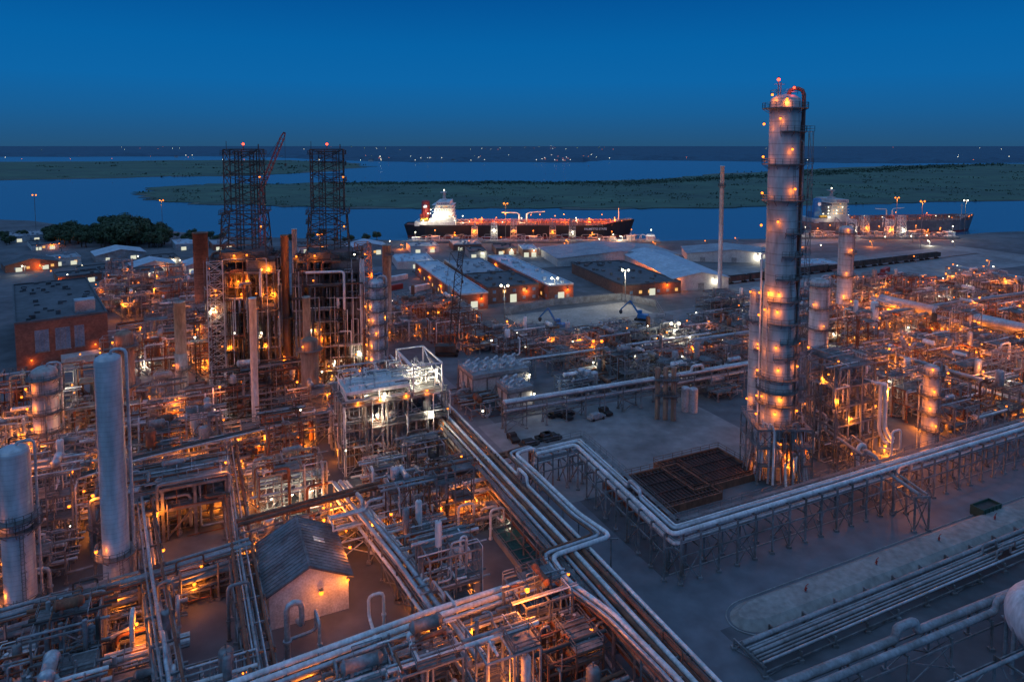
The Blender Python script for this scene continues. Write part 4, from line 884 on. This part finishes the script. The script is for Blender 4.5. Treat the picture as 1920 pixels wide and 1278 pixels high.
# ================= SHIPS & QUAY =================
def ship(pa,pb,hm,bm,label,funm,D=11.,beam_=30,name=None,lights=1.):
    a=P(*pa,-2);b=P(*pb,-2); L=(b-a).length; rot=math.atan2(b.y-a.y,b.x-a.x); t=T('tanker_ship',label,'ship',a,rot)
    st=[0,.02,.08,.2,.5,.8,.88,.94,.975,1.0]; hb=[.62,.75,.95,1,1,1,.9,.62,.32,.02]; wl=[.5,.65,.9,1,1,.98,.82,.5,.2,.0]; dz=[D,D,D,D,D,D,D+.5,D+2.5,D+3,D+3.4]; xs=[-3,0,0,0,0,0,0,0,2,5]
    m=MB(); n=len(st)
    for s in (-1,1):
        k=len(m.v)
        for i in range(n):
            x=st[i]*L; w=beam_/2
            m.v+=[(x,s*w*wl[i],-1),(x+xs[i]*.2,s*w*(wl[i]*.8+hb[i]*.2),1.8),(x+xs[i],s*w*hb[i],dz[i])]
        for i in range(n-1):
            q=k+i*3; m.m=1; m.face([q,q+3,q+4,q+1][::s]); m.m=0; m.face([q+1,q+4,q+5,q+2][::s])
    m.m=0; m.face([2,n*3+2,n*3+1,1]); m.m=1; m.face([1,n*3+1,n*3,0]); t.part('hull',m,[hm,bm])
    m=MB()
    for i in range(n):
        x=st[i]*L+xs[i]; m.v+=[(x,-beam_/2*hb[i],dz[i]-.9),(x,beam_/2*hb[i],dz[i]-.9)]
    for i in range(n-1): m.face([2*i,2*i+2,2*i+3,2*i+1])
    t.part('deck',m,deckr)
    m=MB(); x0=L*.05; q=2.7
    m.box(x0-3,-13,D-1,x0+30,13,D+2.6); m.box(x0+9,-12.5,D+2.6,x0+29,12.5,D+5.4)
    for i in range(4): m.box(x0+12+i*.6,-11.5,D+5.4+q*i,x0+28-i*.2,11.5,D+5.4+q*(i+1)-.2); m.box(x0+11,-12.3,D+5.4+q*(i+1)-.2,x0+28.8,12.3,D+5.4+q*(i+1))
    zb=D+5.4+q*4
    m.box(x0+15,-15.5,zb,x0+26,15.5,zb+2.8); m.box(x0+18,-3,zb+2.8,x0+22,3,zb+4.2); m.lattice(x0+20,0,2,.8,zb+4.2,zb+11,4,.3); m.beam((x0+20,-4,zb+9),(x0+20,4,zb+9),.3); m.box(x0+17,-2.5,zb+9.5,x0+22,2.5,zb+9.9)
    t.part('superstructure',m,white if name else wallw)
    for i in range(5):
        y=-15.62 if i==4 else -11.6
        for k in range(6): w=MB(); x=x0+(14.6 if i<4 else 15.6)+k*(2. if i<4 else 1.7); z=D+6.3+q*i; w.box(x,y-.04,z,x+1.,y+.06,z+.9); t.part('window',w,glass if i==4 or R.random()<.5 else EWIN)
    m=MB(); m.lathe([(3.6,0),(3.4,10.5),(2.6,11.3),(.1,11.4)],16,(x0+5,-3,D+8)); m.box(x0+.5,-6,D+2.6,x0+8,6,D+8); t.part('funnel',m,funm)
    m=MB(); m.lathe([(.01,0),(1.6,0)],18,(x0+5,-6.65,D+14.6),'y'); t.part('funnel_emblem',m,whitep)
    m=MB(); m.cyl((x0+2,-12,D+4.5),(x0+8,-12,D+4.5),1.2,10); t.part('lifeboat',m,yelp)
    m=MB()
    for y in (-9,-6.5,-4,-2.5,-1.2,0,1.2,2.5,4): m.m=R.choice((0,1)); m.cyl((x0+31,y,D+1),(L*.9,y,D+1),.35,8)
    m.m=0; m.box(L*.22,-1,D+2.2,L*.92,1,D+2.4); m.m=1; m.rail([(L*.22,-1,D+2.4),(L*.92,-1,D+2.4)],1.2,.16,4); m.rail([(L*.22,-12,D-.4),(L*.88,-12,D-.4)],1.6,.16,5)
    for i in range(34): x=x0+34+i*(L*.7)/34; m.m=i%2; m.box(x-.15,-12,D-.4,x+.15,12,D+.2); m.beam((x,-3,D),(x,-3,D+3.6),.3); m.beam((x,3,D),(x,3,D+3.6),.3); m.beam((x,-4.5,D+3.2),(x,4.5,D+3.2),.3); m.cyl((x+3,-8,D-1),(x+3,-8,D+R.uniform(1,5)),.5,8); m.cyl((x+1,-10,D-1),(x+1,-10,D+R.uniform(.5,3.6)),.3,6)
    for y in (-7,-4,4,7): m.cyl((L*.5,y,D-1),(L*.5,y,D+3.2),.4,8); m.cyl((L*.52,y-7,D+1.4),(L*.52,y,D+1.4),.35,8)
    t.part('deck_piping',m,[deckr,deckg])
    m=MB()
    for x in (L*.5,L*.535): m.cyl((x,0,D-1),(x,0,D+8),.6,10)
    m.tube([(L*.5,0,D+7.5),(L*.49,-2,D+9.),(L*.42,-3,D+9.5)],.4,8); m.tube([(L*.535,0,D+7.5),(L*.55,2,D+9.),(L*.62,3,D+9.5)],.4,8); t.part('hose_crane',m,white)
    m=MB(); m.cyl((L*.955,0,D+2),(L*.955,0,D+13),.35,8); m.beam((L*.955,-2,D+11),(L*.955,2,D+11),.3); m.box(L*.93,-3,D+1.4,L*.95,3,D+3); t.part('foremast',m,white)
    m=MB()
    for s in (-1,1): m.rail([(x0+27,s*(beam_/2-.2),D-.9),(L*.87,s*(beam_/2-.2),D-.9)],2.,.14,4)
    m.rail([(L*.88,-beam_*.42,D),(L*.95,-beam_*.28,D+2.5),(L*1.01,-2,D+3)],1.8,.14,3); t.part('railing',m,white)
    for i in range(int(14*lights)): t.lamp((x0+34+i*L*.75/14/lights+R.uniform(-3,3),R.uniform(-8,2),D+R.uniform(3.5,8)),'o' if i%5 else 'w',R.choice((4000,7000,11000))*lights*(1 if i%5 else .5),(0,-1,-.6),size=1.6)
    for i in range(12): t.lamp((x0+33+R.uniform(0,.74)*L,R.uniform(-12,-6),D+R.uniform(1,4)),R.choice('oow'),0,size=1.1)
    for i in range(9): t.lamp((x0+12+R.uniform(-8,13),-13.6 if i<5 else -12.8,D+R.choice((4.,7.,9.5,12.5))),'w',1300*lights,(0,-1.5,-.3),size=1.4)
    t.lamp((x0+20,0,zb+11.5),'w',0,size=2)
    if name:
        cu=bpy.data.curves.new('ship_name','FONT'); cu.body=name; cu.size=2.3; cu.extrude=.02; cu.align_x='CENTER'; cu.space_character=1.0; cu.offset=.03
        to=bpy.data.objects.new('ship_name',cu); add(to); bpy.context.view_layer.update(); me=bpy.data.meshes.new_from_object(to); bpy.data.objects.remove(to); me.materials.clear(); me.materials.append(whitep)
        o=add(bpy.data.objects.new('ship_name',me)); o.parent=t.o; xx=L*.84; f_=(xx-L*.8)/(L*.08)
        o.location=(xx,-beam_/2*(1-.1*f_)-.35,D-3.8); o.rotation_euler=(rad(90)+.02,0,math.atan2(1.5,L*.08+.5))
    return t
ship((768,443),(1178,443),blackh,redh,'black hulled tanker with white deckhouse and red funnel',redp,name='PALMETTO STATE')
ship((1500,437),(1815,431),greyh,redh,'weathered grey tanker with pale deckhouse at the quay',bluep,lights=.22)
def quay(u0,u1,v,label):
    a=P(u0,v,0);b=P(u1,v,0);L=(b-a).length;t=T('quay',label,'dock',a,math.atan2(b.y-a.y,b.x-a.x)); m=MB(); m.box(0,0,.2,L,9,1.2); [m.cyl((x,y,-3),(x,y,.2),.4,8) for x in range(2,int(L),6) for y in (1,8)]; t.part('deck',m,conc)
    m=MB(); m.m=1; [m.tube([(2,y,1.9),(L-2,y,1.9)],.3,8) for y in (2,3,4)]; m.m=0; m.rail([(0,8.8,1.2),(L,8.8,1.2)],1.2,.12,4)
    for i in range(70): x=R.uniform(5,L-8); m.m=R.choice((1,3,4,0)); y=R.uniform(1,7); hz=R.uniform(2,6.5); m.tube([(x,y,1.2),(x,y,hz),(x+R.uniform(2,9),y,hz),(x+R.uniform(2,9),y,1.3)],.25,6)
    t.part('pipework',m,PM)
    n=13
    for i in range(n):
        x=L*(i+.5)/n; m=MB(); hh=R.uniform(3,7); arm=3<=i<=8 and i!=6
        if arm: m.lattice(x,5,5,4,1.2,12+i%3*3,5,.35); m.beam((x,5,13),(x,14,16),.45); m.beam((x,14,16),(x,15,8),.45); m.box(x-2.5,3,9,x+2.5,7,9.3); m.box(x-2.2,3.4,5,x+2.2,6.6,5.2)
        else: m.box(x-3,3,1.2,x+3,7,1.2+hh*.6); m.box(x-3.3,2.7,1.2+hh*.6,x+3.3,7.3,1.5+hh*.6)
        t.part('loading_arm' if arm else 'dock_shed',m,R.choice((white,grey,wallw)))
        t.lamp((x,2,4+hh),'o' if i%4 else 'w',4500 if i%4 else 2500,size=1.6); m=MB(); m.cyl((x,2,1.2),(x,2,4+hh),.12,6); t.part('lamp_post',m,steel)
    return t
quay(760,1240,456,'concrete tanker quay with loading arms and sodium lamps'); quay(1500,1800,448,'concrete quay with pipes beside the grey tanker')
# ================= WORLD / LIGHT / CAMERA =================
w=bpy.data.worlds.new('World'); sc.world=w; w.use_nodes=True; nt=w.node_tree; N=nt.nodes; Lk=nt.links; bg=N['Background']
tc=N.new('ShaderNodeTexCoord'); sx=N.new('ShaderNodeSeparateXYZ'); Lk.new(tc.outputs['Generated'],sx.inputs[0]); cr=N.new('ShaderNodeValToRGB'); Lk.new(sx.outputs[2],cr.inputs[0])
els=[(0,(.018,.085,.19)),(.015,(.015,.092,.225)),(.045,(.009,.11,.3)),(.09,(.004,.128,.38)),(.14,(.002,.12,.375)),(.21,(.001,.085,.31)),(.3,(.04,.15,.42)),(.45,(.135,.28,.57)),(1,(.17,.335,.65))]
e=cr.color_ramp.elements; e[0].position=0; e[0].color=(*els[0][1],1); e[1].position=1; e[1].color=(*els[-1][1],1)
for p,c in els[1:-1]: q=e.new(p); q.color=(*c,1)
Lk.new(cr.outputs[0],bg.inputs[0]); bg.inputs[1].default_value=1.
s=bpy.data.lights.new('sun','SUN'); s.energy=.25; s.angle=rad(25); s.color=(.45,.7,1); so=add(bpy.data.objects.new('sun',s)); so.rotation_euler=(rad(50),0,rad(-35))
cam=bpy.data.cameras.new('camera'); co=add(bpy.data.objects.new('camera',cam)); cam.sensor_width=36; cam.lens=24; cam.clip_end=80000; cam.clip_start=1
co.location=(0,0,H); co.rotation_euler=(rad(90)-PITCH,0,0); cam.shift_y=-(639-VC)/1920; sc.camera=co
sc.view_settings.view_transform='Standard'
print('LIGHTS',NL[0],'OBJ',len(bpy.data.objects))
